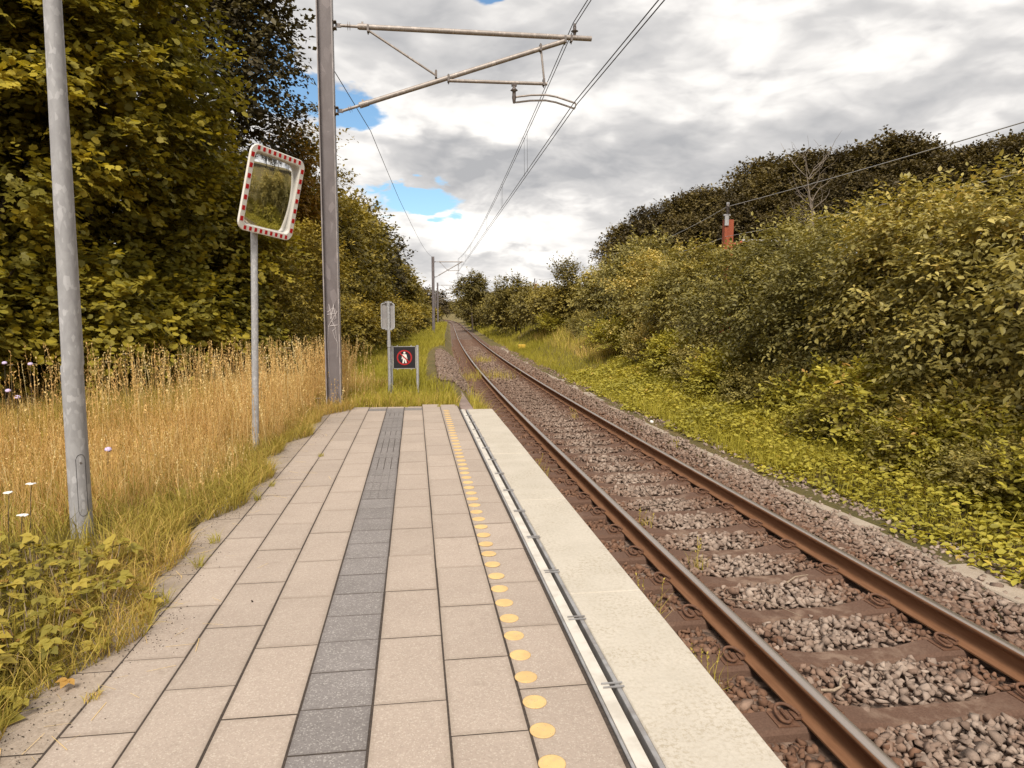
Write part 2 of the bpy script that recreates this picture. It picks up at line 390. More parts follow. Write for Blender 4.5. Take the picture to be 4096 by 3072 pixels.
def tinted(name, stops, trans=0.3, rough=0.55, spec=0.3, var=0.15, fine=0.0, transcol=None, objvar=0.0):
    """colour from the per-leaf 'tint' attribute; light also passes through the blade"""
    m, n, p = base_mat(name)
    at = n.new('ShaderNodeAttribute'); at.attribute_name = 'tint'
    sg = n.new('ShaderNodeSeparateColor'); n.l.new(at.outputs['Color'], sg.inputs[0])
    f = sg.outputs[0]
    if objvar: f = n.math('ADD', f, n.math('MULTIPLY', n.math('SUBTRACT', objrand(n), 0.5), objvar))
    c = n.ramp(f, stops)
    hv = n.new('ShaderNodeHueSaturation'); n.l.new(c, hv.inputs['Color'])
    n.put(hv.inputs['Value'], n.math('ADD', n.math('MULTIPLY', sg.outputs[1], 2 * var), 1 - var))
    c = hv.outputs[0]
    n.l.new(c, p.inputs['Base Color']); p.inputs['Roughness'].default_value = rough; p.inputs['Specular IOR Level'].default_value = spec
    if fine:
        bump(n, p, n.noise(pos(n), fine, 3, 0.6), 0.5, 0.004)
    if trans:
        tr = n.new('ShaderNodeBsdfTranslucent')
        n.l.new(n.mix(1.0, c, transcol or (1.15, 1.1, 0.6), 'MULTIPLY'), tr.inputs[0])
        mx = n.new('ShaderNodeMixShader'); mx.inputs[0].default_value = trans
        n.l.new(p.outputs[0], mx.inputs[1]); n.l.new(tr.outputs[0], mx.inputs[2])
        n.l.new(mx.outputs[0], m.node_tree.nodes['Material Output'].inputs[0])
    return m
M['maple'] = tinted('maple_leaves', [(0.0, (0.135, 0.122, 0.024)), (0.4, (0.26, 0.222, 0.032)), (0.75, (0.46, 0.365, 0.042)), (1.0, (0.64, 0.50, 0.06))], 0.42, objvar=0.3)
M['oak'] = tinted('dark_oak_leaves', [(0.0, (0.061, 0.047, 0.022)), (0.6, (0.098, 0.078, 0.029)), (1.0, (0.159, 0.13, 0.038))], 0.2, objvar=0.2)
M['mixed'] = tinted('mixed_wood_leaves', [(0.0, (0.114, 0.093, 0.021)), (0.5, (0.216, 0.169, 0.029)), (1.0, (0.389, 0.284, 0.046))], 0.28, objvar=0.45)
M['amber'] = tinted('amber_leaves', [(0.0, (0.192, 0.102, 0.014)), (0.6, (0.324, 0.18, 0.022)), (1.0, (0.432, 0.264, 0.036))], 0.3)
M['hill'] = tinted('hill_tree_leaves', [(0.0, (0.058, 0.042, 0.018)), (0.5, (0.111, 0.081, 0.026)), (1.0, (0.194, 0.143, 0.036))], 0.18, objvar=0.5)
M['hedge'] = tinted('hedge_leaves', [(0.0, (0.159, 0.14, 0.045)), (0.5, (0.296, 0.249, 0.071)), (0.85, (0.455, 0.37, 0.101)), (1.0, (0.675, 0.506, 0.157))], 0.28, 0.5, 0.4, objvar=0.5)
M['farhedge'] = tinted('far_hedge_leaves', [(0.0, (0.104, 0.086, 0.028)), (0.5, (0.188, 0.15, 0.039)), (1.0, (0.338, 0.263, 0.058))], 0.25, objvar=0.5)
M['cover'] = tinted('ground_cover_leaves', [(0.0, (0.18, 0.165, 0.03)), (0.5, (0.40, 0.35, 0.05)), (0.9, (0.55, 0.46, 0.07)), (1.0, (0.60, 0.36, 0.10))], 0.3, 0.5, 0.35)
M['elder'] = tinted('ground_elder_leaves', [(0.0, (0.172, 0.149, 0.026)), (0.5, (0.333, 0.27, 0.044)), (0.85, (0.46, 0.345, 0.06)), (1.0, (0.483, 0.276, 0.069))], 0.3, 0.5, 0.35, fine=60)
M['dry'] = tinted('dry_grass', [(0.0, (0.22, 0.185, 0.03)), (0.28, (0.42, 0.33, 0.065)), (0.52, (0.57, 0.385, 0.12)), (0.75, (0.62, 0.385, 0.15)), (0.9, (0.72, 0.52, 0.22)), (1.0, (0.80, 0.64, 0.33))], 0.25, 0.7, 0.2)
M['verge'] = tinted('verge_grass', [(0.0, (0.22, 0.20, 0.025)), (0.5, (0.40, 0.345, 0.045)), (0.85, (0.54, 0.43, 0.09)), (1.0, (0.66, 0.45, 0.16))], 0.25, 0.7, 0.2)
M['stone'] = None
def stone_mat():
    m, n, p = base_mat('ballast_stone')
    at = n.new('ShaderNodeAttribute'); at.attribute_name = 'tint'
    sg = n.new('ShaderNodeSeparateColor'); n.l.new(at.outputs['Color'], sg.inputs[0])
    q = pos(n); f = n.noise(q, 60, 5, 0.7, 0.4); f2 = n.noise(q, 16, 3, 0.6)
    grey = n.mix(sg.outputs[1], (0.185, 0.128, 0.098), (0.44, 0.345, 0.28))
    rust = n.mix(sg.outputs[1], (0.125, 0.064, 0.040), (0.235, 0.13, 0.082))
    c = n.mix(sg.outputs[0], grey, rust)
    c = n.mix(n.math('MULTIPLY', n.maprange(f, 0.4, 0.75), 0.5), c, n.mix(0.6, c, (0.07, 0.05, 0.04)))
    c = n.mix(n.math('MULTIPLY', n.maprange(f2, 0.6, 0.8), 0.35), c, (0.45, 0.38, 0.33))
    n.l.new(c, p.inputs['Base Color']); p.inputs['Roughness'].default_value = 0.9; p.inputs['Specular IOR Level'].default_value = 0.2
    bump(n, p, f, 0.5, 0.006)
    return m
M['stone'] = stone_mat()
def bed_mat():
    m, n, p = base_mat('ballast_bed'); q = pos(n)
    v = n.voro(q, 19, 'F1', 'Color'); sg = n.new('ShaderNodeSeparateColor'); n.l.new(v, sg.inputs[0]); d = n.voro(q, 19)
    f = n.noise(q, 0.9, 4, 0.6)
    c = n.mix(sg.outputs[0], (0.10, 0.058, 0.04), (0.24, 0.165, 0.125)); c = n.mix(n.maprange(f, 0.4, 0.7), c, (0.13, 0.08, 0.055))
    n.l.new(c, p.inputs['Base Color']); p.inputs['Roughness'].default_value = 0.95
    bump(n, p, n.math('SUBTRACT', 1.0, d), 1.0, 0.04)
    return m
M['bed'] = bed_mat()
def ground_mat():
    m, n, p = base_mat('verge_soil'); q = pos(n)
    f = n.noise(q, 0.5, 5, 0.6); f2 = n.noise(q, 14, 4, 0.7); f3 = n.noise(q, 90, 3, 0.7)
    c = n.mix(n.maprange(f, 0.35, 0.65), (0.17, 0.14, 0.028), (0.27, 0.185, 0.06))
    c = n.mix(n.maprange(f2, 0.4, 0.7), c, (0.10, 0.085, 0.022)); c = n.mix(n.math('MULTIPLY', f3, 0.5), c, (0.07, 0.052, 0.03))
    n.l.new(c, p.inputs['Base Color']); p.inputs['Roughness'].default_value = 0.95
    bump(n, p, n.math('ADD', f2, f3), 0.8, 0.05)
    return m
M['ground'] = ground_mat()

# ------------------------------------------------------------------ line of the track and lie of the land
_yc = np.array([-60, 0, 12, 15, 19.3, 27.9, 40, 54.8, 95, 137.6, 180, 222, 260, 300, 360, 440.])
_xc = np.array([2.12, 2.12, 2.12, 2.12, 2.18, 2.36, 2.78, 3.4, 5.35, 7.45, 9.1, 10.1, 10.0, 8.0, 0.0, -22.]) + 0.755
_yg = np.arange(-60, 440, 0.5); _xg = np.interp(_yg, _yc, _xc)
_k = np.exp(-0.5 * (np.arange(-24, 25) / 9.0) ** 2); _k /= _k.sum()
_xs = np.convolve(np.pad(_xg, 24, mode='edge'), _k, 'valid')
def tcx(y): return np.interp(y, _yg, _xs)
def off(y): return tcx(y) - 2.875
def tslope(y): return (tcx(y + 1.0) - tcx(y - 1.0)) / 2.0
def sstep(a, b, x):
    t = np.clip((np.asarray(x, float) - a) / (b - a), 0, 1); return t * t * (3 - 2 * t)
PEND = 12.35
def gz(x, y):
    x = np.asarray(x, float); y = np.asarray(y, float); s = x - off(y)
    left = -0.02 - 0.12 * sstep(14, 30, y) + 0.35 * sstep(-6, -14, s) + 0.05 * np.sin(x * 1.3 + 1) * np.sin(y * 0.9)
    under = sstep(-1.72, -1.66, s) * (1 - sstep(PEND + 0.02, PEND + 0.3, y))
    left = left * (1 - under) - 0.72 * under
    drop = sstep(0.75, 1.65, s) * sstep(PEND, PEND + 1.2, y) + sstep(1.0, 1.2, s) * (1 - sstep(PEND, PEND + 1.2, y))
    z = left * (1 - drop) - 0.67 * drop
    z = z + 0.06 * sstep(4.5, 4.8, s) + 0.28 * sstep(5.0, 8.0, s) + 1.35 * sstep(5.6, 9.2, s) * sstep(10, 40, y) + 0.7 * sstep(8, 14, s) + 5.5 * sstep(16, 48, s) + 4 * sstep(40, 90, s)
    return z
def gz1(x, y): return float(gz(x, y))

def build_ground():
    ss = np.concatenate([np.linspace(-260, -30, 12), np.linspace(-26, -3, 24), np.linspace(-2.6, -1.8, 5), np.array([-1.75, -1.72, -1.69, -1.66, -1.6, -1.3, -0.8, -0.2, 0.3, 0.6]), np.linspace(0.75, 1.7, 11), np.linspace(2.2, 4.4, 6), np.linspace(4.5, 9, 19), np.linspace(9.5, 20, 14), np.linspace(22, 60, 16), np.linspace(70, 300, 10)])
    ys = np.concatenate([np.linspace(-200, -15, 10), np.linspace(-12, 12, 49), np.linspace(12.3, 14, 12), np.linspace(14.5, 40, 40), np.linspace(42, 150, 45), np.linspace(156, 430, 40)])
    S, Y = np.meshgrid(ss, ys); X = S + off(Y); Z = gz(X, Y)
    nv = np.stack([X, Y, Z], -1).reshape(-1, 3); a, b = S.shape
    i = np.arange(a - 1)[:, None] * b + np.arange(b - 1)[None]; i = i.ravel()
    t = np.concatenate([np.stack([i, i + 1, i + b + 1], 1), np.stack([i, i + b + 1, i + b], 1)])
    o = link('ground', np_mesh('ground', nv, t, M['ground'], smooth=True)); tag(o, 'verge and embankment soil on both sides of the railway', kind='structure')
build_ground()

# ------------------------------------------------------------------ platform
rng = np.random.default_rng(7); rnd = random.Random(7)
pb = MB()
pb.box((-0.4665, 1.15, -0.3715), (2.427, 22.36, 0.738)).box((1.072, 0.95, -0.40), (0.394, 21.9, 0.66)).box((0.811, 0.95, -0.42), (0.127, 21.88, 0.64))
platform = pb.build('platform', M['dirt'])
tag(platform, 'paved railway platform of beige slabs with pale concrete edge', kind='structure')
XB = [-1.68, -1.38, -1.095, -0.795, -0.49, -0.195, 0.115, 0.425, 0.735]
PH = [4.479, 2.756, 3.063, 2.798, 2.82, 2.82, 3.165, 2.86]
_slabcache = {}
def slab_mesh(wd, ln, mat, th=0.06, bev=0.0015):
    key = (round(wd, 3), round(ln, 3), mat)
    if key not in _slabcache:
        _slabcache[key] = MB().box((0, 0, -th / 2), (wd, ln, th)).mesh('paving_slab', M[mat], bev)
    return _slabcache[key]
def ribbed_tile(wd, ln):
    key = ('rib', round(wd, 3), round(ln, 3))
    if key not in _slabcache:
        b = MB().box((0, 0, -0.0298), (wd, ln, 0.056))
        for i in range(4):
            for j in range(4):
                b.box(((i - 1.5) * wd / 4, (j - 1.5) * ln / 4, -0.001), (wd / 4 * 0.90, ln / 4 * 0.90, 0.007))
        _slabcache[key] = b.mesh('dark_paving_tile', M['slab_dark'])
    return _slabcache[key]
JL, JC = 0.010, 0.009
for r in range(8):
    x0, x1 = XB[r], XB[r + 1]; dark = r == 4
    ln = 0.3015 if dark else 0.605
    y = PH[r] - ln * math.ceil((PH[r] - 1.1) / ln)
    while y < PEND - 0.05:
        ya, yb = y, min(y + ln, PEND + (0.25 if r >= 6 else 0.0))
        if r in (3, 4, 5) and ya < 11.85 < yb: yb = 11.85
        if r in (3, 4, 5) and ya >= 11.849: break
        if yb - ya > 0.08:
            wd, l2 = x1 - x0 - JL, yb - ya - JC
            dz = rnd.uniform(-0.0014, 0.0016) - (0.0008 if r == 0 else 0)
            if dark and ya > 6.0: me = ribbed_tile(wd, l2)
            else: me = slab_mesh(wd, l2, 'slab_dark' if dark else ('slab_dirty' if r == 0 else 'slab'))
            o = link('dark_paving_tile' if dark else 'paving_slab', me, platform, ((x0 + x1) / 2 + rnd.uniform(-.0012, .0012), (ya + yb) / 2, dz), rnd.uniform(-0.0018, 0.0018))
        y += ln
    if r in (3, 4, 5):
        o = link('dark_paving_tile', ribbed_tile(x1 - x0 - JL, 0.30), platform, ((x0 + x1) / 2, 11.85 + 0.152, 0))
        ln2 = PEND - 12.155
        link('paving_slab', slab_mesh(x1 - x0 - JL, ln2, 'slab'), platform, ((x0 + x1) / 2, 12.155 + ln2 / 2, -0.002))
# drain channel between the slabs and the edge blocks
DY0, DY1 = 0.2, 11.85
def strip(name, x0, x1, z0, z1, mat, bev=0.002):
    MB().box(((x0 + x1) / 2, (DY0 + DY1) / 2, (z0 + z1) / 2), (x1 - x0, DY1 - DY0, z1 - z0)).build(name, M[mat], platform, bev)
strip('drain_flange', 0.752, 0.766, -0.07, -0.001, 'drain')
strip('white_strip', 0.768, 0.826, -0.07, 0.001, 'white_strip')
strip('drain_floor', 0.826, 0.852, -0.075, -0.045, 'dirt', 0)
strip('drain_wall', 0.852, 0.874, -0.07, -0.003, 'drain')
sm = MB().box((0, -0.016, 0.0035), (0.095, 0.007, 0.006)).box((0, 0.016, 0.0035), (0.095, 0.007, 0.006)).mesh('drain_strap', M['drain'])
for k2 in range(14):
    link('drain_strap', sm, platform, (0.838, 2.83 + 0.6885 * (k2 - 1), 0.001), rnd.uniform(-.02, .02))
ej = [-0.24, 1.80, 3.85, 5.93, 7.98, 10.02, 11.87]
for a, b in zip(ej[:-1], ej[1:]):
    MB().box((0, 0, -0.13), (0.428, b - a - 0.006, 0.26)).build('edge_block', M['edge'], platform, 0.006, loc=(1.090, (a + b) / 2, rnd.uniform(-.002, .002)))
dm = MB().lathe([(0.0505, 0.0), (0.0505, 0.0028), (0.047, 0.0036)], n=28).mesh('yellow_dot', M['yellow_dot'])
for k2 in range(48):
    o = link('yellow_dot', dm, platform, (0.472 + 0.0035 * k2 / 4.8 * 1.0 + rnd.uniform(-.003, .003), 2.135 + 0.2043 * k2, 0.0015))
# kerb stones running on past the end of the platform
for k2 in range(6):
    ya = 11.9 + k2 * 0.62
    MB().box((0, 0, -0.14), (0.22, 0.6, 0.28)).build('kerb_stone', M['kerb'], platform, 0.015, loc=(0.90 + 0.004 * k2, ya + 0.31, -0.03 - 0.012 * k2), rz=rnd.uniform(-.02, .02))

# ------------------------------------------------------------------ track
RT = -0.42                                  # rail top
track = empty('railway_track', (2.875, 0, -0.6)); tag(track, 'single rusty railway track on brown sleepers bending away', kind='structure')
track_loc = Vector(track.location)
prof = [(-.070, 0), (.070, 0), (.070, .011), (.030, .022), (.010, .032), (.008, .060), (.008, .105), (.013, .117), (.034, .124), (.0355, .145), (.032, .154), (.020, .159),
        (-.020, .159), (-.032, .154), (-.0355, .145), (-.034, .124), (-.013, .117), (-.008, .105), (-.008, .060), (-.010, .032), (-.030, .022), (-.070, .011)]
def rail(side):
    ys = np.concatenate([np.arange(-12, 60, 1.0), np.arange(60, 200, 2.0), np.arange(200, 300, 4.0)])
    b = MB(); n = len(prof); vs = []
    for y in ys:
        sl = tslope(y); nx, ny = 1 / math.hypot(1, sl), -sl / math.hypot(1, sl)
        cx = tcx(y)
        for u, v in prof: vs.append((cx + nx * (side * 0.7525 + u), y + ny * (side * 0.7525 + u), RT - 0.159 + v))
    for i in range(len(ys) - 1):
        for j in range(n):
            top = j in (10, 11, 12)
            b.f.append([i * n + j, i * n + (j + 1) % n, (i + 1) * n + (j + 1) % n, (i + 1) * n + j]); b.m.append(1 if top else 0); b.sm.append(j not in (0, 1, 2, 20, 21))
    b.f.append(list(range(n))[::-1]); b.m.append(0); b.sm.append(False)
    b.v = [tuple(Vector(v) - track_loc) for v in vs]
    return b.build('rail', [M['rail'], M['rail_top']], track)
rail(-1); rail(1)
# sleeper: pre-stressed concrete, lower in the middle, chamfered edges
def sleeper_mesh():
    xs = [-1.25, -1.22, -0.95, -0.5, -0.3, 0.3, 0.5, 0.95, 1.22, 1.25]
    zt = [-0.04, -0.005, 0.0, 0.0, -0.028, -0.028, 0.0, 0.0, -0.005, -0.04]
    hw = [0.09, 0.10, 0.105, 0.105, 0.09, 0.09, 0.105, 0.105, 0.10, 0.09]
    sec = lambda h, z: [(-h - .035, -0.2), (-h, z - 0.022), (-h + 0.018, z), (h - 0.018, z), (h, z - 0.022), (h + .035, -0.2)]
    vs = []; fs = []
    for x, z, h in zip(xs, zt, hw): vs += [(x, p, q) for p, q in sec(h, z)]
    for i in range(len(xs) - 1):
        for j in range(5): fs.append((i * 6 + j, (i + 1) * 6 + j, (i + 1) * 6 + j + 1, i * 6 + j + 1))
    fs += [(0, 1, 2, 3, 4, 5), tuple(54 + j for j in range(6))[::-1]]
    b = MB(); b._add(vs, fs, 0, False)
    return b.mesh('sleeper', M['sleeper'])
SLM = sleeper_mesh()
def clip_mesh(lod):
    b = MB(); n = 8 if lod == 0 else 5
    p = [(.055, -.060, .022), (.055, -.01, .022), (.055, .035, .023), (.062, .056, .025), (.082, .066, .026), (.102, .052, .026), (.108, .020, .028), (.106, -.020, .032), (.098, -.050, .040), (.078, -.068, .048),
         (.048, -.070, .050), (.020, -.060, .046), (.000, -.036, .038), (-.012, -.010, .032), (-.012, .018, .030)]
    q = []
    for i in range(len(p) - 1):                       # smooth the bends
        p0, p1, p2, p3 = [np.array(p[max(0, min(len(p) - 1, j))]) for j in (i - 1, i, i + 1, i + 2)]
        for t in ((0, .5) if lod == 0 else (0,)): q.append(0.5 * (2 * p1 + (p2 - p0) * t + (2 * p0 - 5 * p1 + 4 * p2 - p3) * t * t + (3 * p1 - p0 - 3 * p2 + p3) * t ** 3))
    q.append(np.array(p[-1]))
    b.tube(q, 0.0095, n)
    b.box((.050, -.005, .012), (.034, .085, .026)).box((-.002, -.005, .017), (.045, .075, .010)).box((.075, 0, .003), (.12, .15, .008))
    return b.mesh('rail_clip', M['clip'])
CLM = [clip_mesh(0), clip_mesh(1)]
SLEEPERS = []
y = 3.39 - 0.667 * 5
while y < 62:
    sl = math.atan(tslope(y)); x = float(tcx(y))
    SLEEPERS.append((x, y, sl))
    if y > 1.0:
        s_ = link('sleeper', SLM, track, Vector((x + rnd.uniform(-.01, .01), y, RT - 0.167)) - track_loc, -sl + rnd.uniform(-.006, .006))
        for side in (-1, 1):
            for io in (-1, 1):
                if y > 14 and io * side > 0 and side > 0: continue
                if y > 32: continue
                c = link('rail_clip', CLM[0 if y < 8 else 1], s_, (side * 0.7525 + io * 0.074, rnd.uniform(-.006, .006), 0.0), (0 if io > 0 else math.pi) + rnd.uniform(-.05, .05))
    y += 0.667

# ------------------------------------------------------------------ ballast: bed, loose stones
def hull_stone(seed, npts):
    r_ = np.random.default_rng(seed); p = r_.normal(size=(npts, 3)); p /= np.linalg.norm(p, axis=1)[:, None]
    p *= r_.uniform(0.78, 1.12, (npts, 1)); p *= np.array([1.0, r_.uniform(.68, .95), r_.uniform(.5, .75)]) * 0.5
    bm = bmesh.new(); [bm.verts.new(v) for v in p]
    g = bmesh.ops.convex_hull(bm, input=bm.verts[:])
    bmesh.ops.delete(bm, geom=[e for e in g['geom_interior'] if isinstance(e, bmesh.types.BMVert)], context='VERTS')
    bmesh.ops.triangulate(bm, faces=bm.faces[:]); bm.verts.ensure_lookup_table(); bm.verts.index_update()
    v = np.array([q.co[:] for q in bm.verts]); f = np.array([[q.index for q in fc.verts] for fc in bm.faces]); bm.free()
    return v, f
STN = [hull_stone(100 + i, 8 + i % 3) for i in range(14)]; STF = [hull_stone(300 + i, 7) for i in range(6)]
def rand_rot(r_, n, tilt=0.6):
    a = r_.uniform(0, 2 * np.pi, n); ca, sa = np.cos(a), np.sin(a); z, o = np.zeros(n), np.ones(n)
    Rz = np.stack([np.stack([ca, -sa, z], -1), np.stack([sa, ca, z], -1), np.stack([z, z, o], -1)], 1)
    b = r_.normal(0, tilt, n); cb, sb = np.cos(b), np.sin(b)
    Rx = np.stack([np.stack([o, z, z], -1), np.stack([z, cb, -sb], -1), np.stack([z, sb, cb], -1)], 1)
    c = r_.uniform(0, 2 * np.pi, n); cc, s2 = np.cos(c), np.sin(c)
    Rz2 = np.stack([np.stack([cc, -s2, z], -1), np.stack([s2, cc, z], -1), np.stack([z, z, o], -1)], 1)
    return Rz @ Rx @ Rz2
bedz = -0.645
def bed_h(s):           # height of the stone surface across the track
    return np.where(np.abs(s) < 0.72, -0.612, np.where(s > 0.72, -0.582 + 0.012 * np.sin(s * 9), -0.64))
def ballast():
    r_ = np.random.default_rng(11)
    bed = link('ballast_bed', None)
    ys = np.concatenate([np.arange(-12, 60, 1.0), np.arange(60, 300, 4.0)]); xs = np.array([-1.62, -1.3, -0.7, 0, 0.7, 1.3, 1.72])
    vs = []; ts = []
    for y in ys:
        wl = -1.62 if y < PEND else -1.62 - 0.35 * float(sstep(PEND, 18, y)) * (1 - float(sstep(30, 45, y)))
        for x in xs: vs.append((tcx(y) + (wl if x == -1.62 else x), y, bedz - (0.06 if x == 1.72 else 0)))
    n = len(xs)
    for i in range(len(ys) - 1):
        for j in range(n - 1):
            a = i * n + j; ts += [(a, a + 1, a + n + 1), (a, a + n + 1, a + n)]
    bed.data = None
    bpy.data.objects.remove(bed)
    bed = link('ballast_bed', np_mesh('ballast_bed', np.array(vs), np.array(ts), M['bed'], smooth=True))
    tag(bed, 'crushed stone ballast under and beside the railway track', kind='structure')
    allp = []
    for (y0, y1, sp, size, lib, kind) in [(2.2, 9.5, 0.0385, 0.074, STN, 0), (9.5, 22, 0.060, 0.092, STF, 1), (22, 48, 0.115, 0.14, STF, 1)]:
        gx = np.arange(-2.1, 2.35, sp); gy = np.arange(y0, y1, sp)
        X, Y = np.meshgrid(gx, gy); X = X.ravel() + r_.uniform(-.5, .5, X.size) * sp; Y = Y.ravel() + r_.uniform(-.5, .5, Y.size) * sp
        wl = np.where(Y < PEND, -1.56, -1.60 - 0.5 * sstep(PEND, 17, Y) * (1 - sstep(26, 40, Y)))
        keep = (X > wl) & (X < 1.74 + 0.07 * np.sin(Y * 2.3) + 0.22 * (r_.random(X.size) < 0.15)) | ((X > 2.0) & (X < 2.3) & (r_.random(X.size) < .5))
        # off the rails and off the sleeper tops
        keep &= np.abs(np.abs(X) - 0.7525) > 0.085
        ph = ((Y - 3.39) / 0.667); ds = np.abs(ph - np.round(ph)) * 0.667
        lim = np.where(np.abs(X) < 0.35, 0.105, 0.13) + r_.normal(0, 0.012, X.size)
        keep &= (ds > lim) | (X > 0.84) | (np.abs(X) > 1.29) | (r_.random(X.size) < 0.012)
        X, Y, ds = X[keep], Y[keep], ds[keep]
        sz = size * r_.uniform(0.5, 1.35, X.size) * np.where(r_.random(X.size) < 0.08, 1.35, 1)
        dr = np.abs(np.abs(X) - 0.7525)
        Z = bed_h(X) + r_.normal(0, 0.010, X.size) + np.where(np.abs(X) > 1.3, np.clip(np.abs(X) - 1.3, 0, .4) * (-0.06), 0) + np.where(ds < 0.14, -0.014, 0)
        rust = np.clip(1.12 - np.where(np.abs(X) < 0.75, dr / 0.50, np.where(X > 0, dr / 0.75, dr / 2.2)) + r_.normal(0.08, 0.2, X.size), 0, 1)
        rust = np.maximum(rust, 0.45 * sstep(9, 20, Y)); val = np.clip(r_.beta(2, 2.2, X.size), 0, 1)
        allp.append((X + tcx(Y), Y, Z, sz, rust, val, lib, kind))
    n = 2600; Y = 17.0 + r_.random(n) ** 1.2 * 18; X = off(Y) + 0.55 + r_.random(n) * .95        # spilled heap left of the track past the platform
    allp.append((X, Y, gz(X, Y) + .03, r_.uniform(.09, .16, n), np.clip(r_.normal(.3, .15, n), 0, 1), r_.beta(2, 3.4, n), STF, 1))
    V = []; F = []; T = []; base = 0; singles = []
    for (X, Y, Z, sz, rust, val, lib, kind) in allp:
        n = len(X); which = r_.integers(0, len(lib), n); Rm = rand_rot(r_, n)
        if kind == 0:                                    # the 300 that show largest become stones of their own
            ccx = np.array([math.sin(R(7.9)), math.cos(R(7.9))]); depth = X * ccx[0] + Y * ccx[1]; lat = X * ccx[1] - Y * ccx[0]
            score = np.where((np.abs(lat / depth) < 0.72) & (depth > 2.75) & (X > 1.45), sz / depth, 0)
            idx = set(np.argsort(-score)[:300].tolist())
        else: idx = set()
        for li, (sv, sf) in enumerate(lib):
            sel = np.array([i for i in np.nonzero(which == li)[0] if i not in idx], int)
            for i in [i for i in idx if which[i] == li]: singles.append((li, X[i], Y[i], Z[i], sz[i], Rm[i], rust[i], val[i]))
            if not len(sel): continue
            vv = np.einsum('nij,kj->nki', Rm[sel], sv) * sz[sel][:, None, None] + np.stack([X[sel], Y[sel], Z[sel]], 1)[:, None]
            k_ = len(sv); ff = sf[None] + (np.arange(len(sel)) * k_)[:, None, None] + base
            V.append(vv.reshape(-1, 3)); F.append(ff.reshape(-1, 3)); base += len(sel) * k_
            t = np.stack([rust[sel], val[sel], 0 * val[sel]], 1); T.append(np.repeat(t, k_, 0))
    o = link('loose_stones', np_mesh('loose_stones', np.concatenate(V), np.concatenate(F), M['stone'], np.concatenate(T)), bed)
    o['kind'] = 'stuff'
    cache = {}
    for (li, x, y, z, s_, Rm, ru, va) in singles:
        key = (li, round(ru * 3), round(va * 3))
        if key not in cache:
            sv, sf = STN[li]; cache[key] = np_mesh('stone', sv, sf, M['stone'], np.tile([round(ru * 3) / 3, round(va * 3) / 3, 0], (len(sv), 1)))
        so = bpy.data.objects.new('stone', cache[key]); COL.objects.link(so); so.parent = bed
        m4 = Matrix([[*r3, 0] for r3 in Rm.tolist()] + [[0, 0, 0, 1]]) @ Matrix.Scale(float(s_), 4)
        so.matrix_local = Matrix.Translation((float(x), float(y), float(z))) @ m4
ballast()
# low concrete trough along the far side of the ballast
trough = empty('cable_trough', (4.7, 0, -0.6)); tag(trough, 'low concrete cable trough along the far side of the ballast', 'trough')
y = 1.5; i = 0
while y < 46:
    ln = 1.0 if y < 24 else 2.0
    c = MB().box((0, 0, -0.10), (0.27, ln - 0.012, 0.2)).build('trough_cover', M['old_concrete'], trough, 0.012)
    c.location = (float(off(y + ln / 2)) + 0.055 + rnd.uniform(-.012, .012), y + ln / 2, -0.018 + rnd.uniform(-.010, .010)); c.rotation_euler = (rnd.uniform(-.006, .006), rnd.uniform(-.02, .02), -math.atan(float(tslope(y))) + rnd.uniform(-.008, .008))
    y += ln

# ------------------------------------------------------------------ lamp post
lp = empty('lamp_post', (-2.40, 5.31, -0.05)); tag(lp, 'thick galvanised grey lamp post rising out of the frame beside the leafy ground cover', 'lamp post')
b = MB(); b.tube([(0, 0, 0), (0, 0, 1.3), (0.008, 0, 1.32), (0.035, 0, 6.2)], [0.0725, 0.070, 0.0688, 0.042], 28); lpole = b.build('pole', M['galv'], lp)
# flush inspection door with its dark seam, on the track side of the pole
b = MB(); th0 = R(-52)
def on_pole(a, z, r): return (math.cos(a) * r, math.sin(a) * r, z)
seam = []
for t in np.linspace(-1, 1, 9): seam.append(on_pole(th0 + R(24) * t, 0.68 - 0.035 * abs(t) ** 3, 0.0722))
for z in np.linspace(0.62, 0.28, 5): seam.append(on_pole(th0 + R(24), z, 0.0724))
for t in np.linspace(1, -1, 9): seam.append(on_pole(th0 + R(24) * t, 0.235 + 0.035 * abs(t) ** 3, 0.0726))
for z in np.linspace(0.28, 0.62, 5): seam.append(on_pole(th0 - R(24), z, 0.0724))
b.tube(seam + [seam[0]], 0.0014, 5, cap=False); b.build('door_seam', M['black'], lpole)
b = MB(); b.lathe([(0.008, -0.004), (0.008, 0.003)], on_pole(th0, 0.62, 0.0705), (math.cos(th0), math.sin(th0), 0), 10); b.build('door_lock', M['fitting'], lpole)
b = MB(); b.tube([(0.035, 0, 6.2), (0.25, -0.0, 6.35), (0.6, 0, 6.38)], [0.03, 0.028, 0.028], 12); b.build('arm', M['galv'], lp)
b = MB(); b.box((0.8, 0, 6.40), (0.5, 0.2, 0.09)); b.build('lamp_head', M['sign_back'], lp, 0.03)

